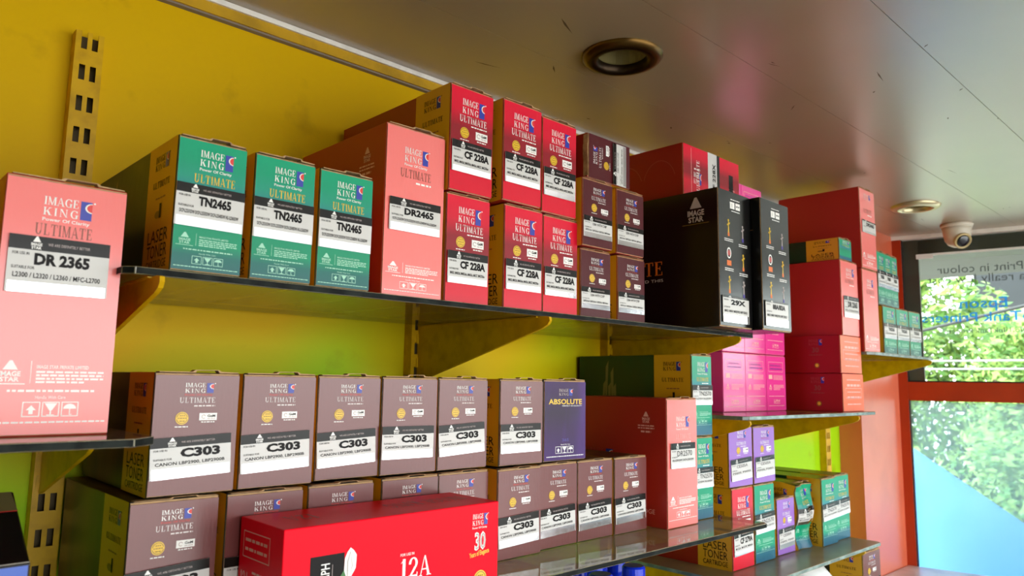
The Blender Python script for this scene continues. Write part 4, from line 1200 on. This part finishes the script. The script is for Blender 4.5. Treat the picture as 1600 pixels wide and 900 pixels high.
def tree(loc, height, R0, mats_, label, seed, n=5200, low=.0):
    rr = random.Random(seed); r = root('tree', loc, label, 'tree', 'trees outside the window')
    g = Geo(); g.tube([(0, 0, 0), (.05, .03, height * .3), (-.04, .06, height * .55), (.03, 0, height * .8)], .09, 'bark', 10)
    for k in range(6):
        a_ = k * 1.05; z_ = height * (.35 + .07 * k)
        g.tube([(0, 0, z_), (math.cos(a_) * R0 * .4, math.sin(a_) * R0 * .4, z_ + .4), (math.cos(a_) * R0 * .75, math.sin(a_) * R0 * .75, z_ + .6)], .03, 'bark', 6)
    g.obj('trunk', r)
    g = Geo()
    cl = [(rr.uniform(-1, 1) * R0 * .8, rr.uniform(-1, 1) * R0 * .8, height * rr.uniform(.25 + low, 1.0), R0 * rr.uniform(.25, .5)) for _ in range(26)]
    for _ in range(n):
        c = rr.choice(cl); d = Vector((rr.gauss(0, 1), rr.gauss(0, 1), rr.gauss(0, 1))).normalized() * c[3] * rr.random() ** .4
        p = Vector(c[:3]) + d; s_ = rr.uniform(.03, .07)
        u = Vector((rr.gauss(0, 1), rr.gauss(0, 1), rr.gauss(0, 1) * .6)).normalized(); v = u.orthogonal().normalized()
        g.face([p - u * s_, p - v * s_ * .5, p + u * s_, p + v * s_ * .5], mats_[0] if rr.random() < .6 else mats_[1])
    g.obj('foliage', r)


tree((7.0, 1.15, FLOOR - .12), 4.2, .72, ('leaf_light', 'leaf_mid'), 'pale green leafy tree outside, nearest the pillar side of the window', 1, 6500)
tree((10.6, 2.75, FLOOR - .12), 5.2, 1.15, ('leaf_light', 'leaf_mid'), 'taller pale tree outside, behind the pillar edge of the window', 2, 8000)
tree((9.3, .15, FLOOR - .12), 2.55, 1.05, ('leaf_light', 'leaf_mid'), 'low broad tree outside, in front of the dark building', 3, 9000, low=-.2)

rr = random.Random(11); g = Geo()
for _ in range(15000):
    p = Vector((rr.uniform(11.9, 12.5), rr.uniform(-2.6, 3.4), FLOOR + rr.uniform(-.1, 2.6) + rr.gauss(0, .12))); s_ = rr.uniform(.05, .10)
    u = Vector((rr.gauss(0, .5), rr.gauss(0, 1), rr.gauss(0, 1))).normalized(); v = u.orthogonal().normalized()
    g.face([p - u * s_, p - v * s_ * .5, p + u * s_, p + v * s_ * .5], 'leaf_light' if rr.random() < .65 else 'leaf_mid')
hedge = tag(g.obj('hedge'), 'long green hedge outside behind the trees and the blue sheet', 'hedge')
rr = random.Random(12)
tree((14.6, 5.4, FLOOR - .12), 5.0, 1.6, ('leaf_light', 'leaf_mid'), 'big tree furthest back outside, seen beside the pillar', 5, 9000, low=-.2)

# blue sheet hung outside the lower pane
g = Geo(); N_, K_ = 24, 14
top = [Vector((4.23, .115, -.192)), Vector((4.23, -1.9, -1.546))]
vs = []
for i in range(N_ + 1):
    for j in range(K_ + 1):
        t_ = i / N_; p = top[0].lerp(top[1], t_); zb = FLOOR - .1
        z_ = p.z + (zb - p.z) * j / K_
        vs.append((p.x + .015 * math.sin(9 * t_ * 3 + j * .5) * (j / K_), p.y + .0, z_))
fs = []
for i in range(N_):
    for j in range(K_):
        q = i * (K_ + 1) + j; fs.append((q, q + K_ + 1, q + K_ + 2, q + 1))
g.mesh_add(vs, fs, 'tarp_blue'); o = g.obj('tarpaulin', smooth=True); md = o.modifiers.new('thickness', 'SOLIDIFY'); md.thickness = .004
tag(o, 'blue tarpaulin sheet hung slantwise outside the lower window pane', 'tarpaulin')

# grey awning over the window, dark building, tan ledge, cable
g = Geo(); g.prism([(0, 0), (.9, -.10), (.9, -.05), (0, .06)], 0, 3.6, 'awning_grey')
o = g.obj('awning'); o.location = (3.75, -3.3, .83); tag(o, 'grey awning sheet sloping out above the window outside', 'awning')
r = root('building', (13.0, -5.15, FLOOR - .12), 'dark grey building outside at the right edge of the window', 'building')
g = Geo(); g.box(0, 3, 0, 7.15, 3.0, 5.6, 'building_grey'); g.box(.6, 3, 0, 6.6, 0, 3.0, 'building_grey'); g.obj('wall', r)
g = Geo(); g.box(-.06, .3, 0, 7.15, 2.8, 3.0, 'stone_tan'); g.obj('ledge', r)
g = Geo()
for k in range(4): g.box(-.02, .03, .8 + 1.5 * k, 1.7 + 1.5 * k, 3.6, 4.8, 'gasket')
g.obj('window_opening', r)
g = Geo(); g.tube([(6.0, 1.6, .40), (6.0, .562, .527), (6.0, -.098, .674), (6.0, -1.6, 1.1)], .012, 'cable_black'); tag(g.obj('cable'), 'dark cable crossing outside behind the blue lettering', 'cable')
r = root('railing', (5.6, -3.0, FLOOR - .12), 'white railing outside low behind the trees', 'railing')
g = Geo()
for z_ in (1.90, 1.955): g.tube([(0, 0, z_), (0, 5.6, z_)], .006, 'rail_paint')
g.obj('rail', r)
for k in range(5):
    g = Geo(); g.tube([(0, .1 + 1.35 * k, 0), (0, .1 + 1.35 * k, 2.0)], .02, 'rail_paint'); g.obj('post', r)
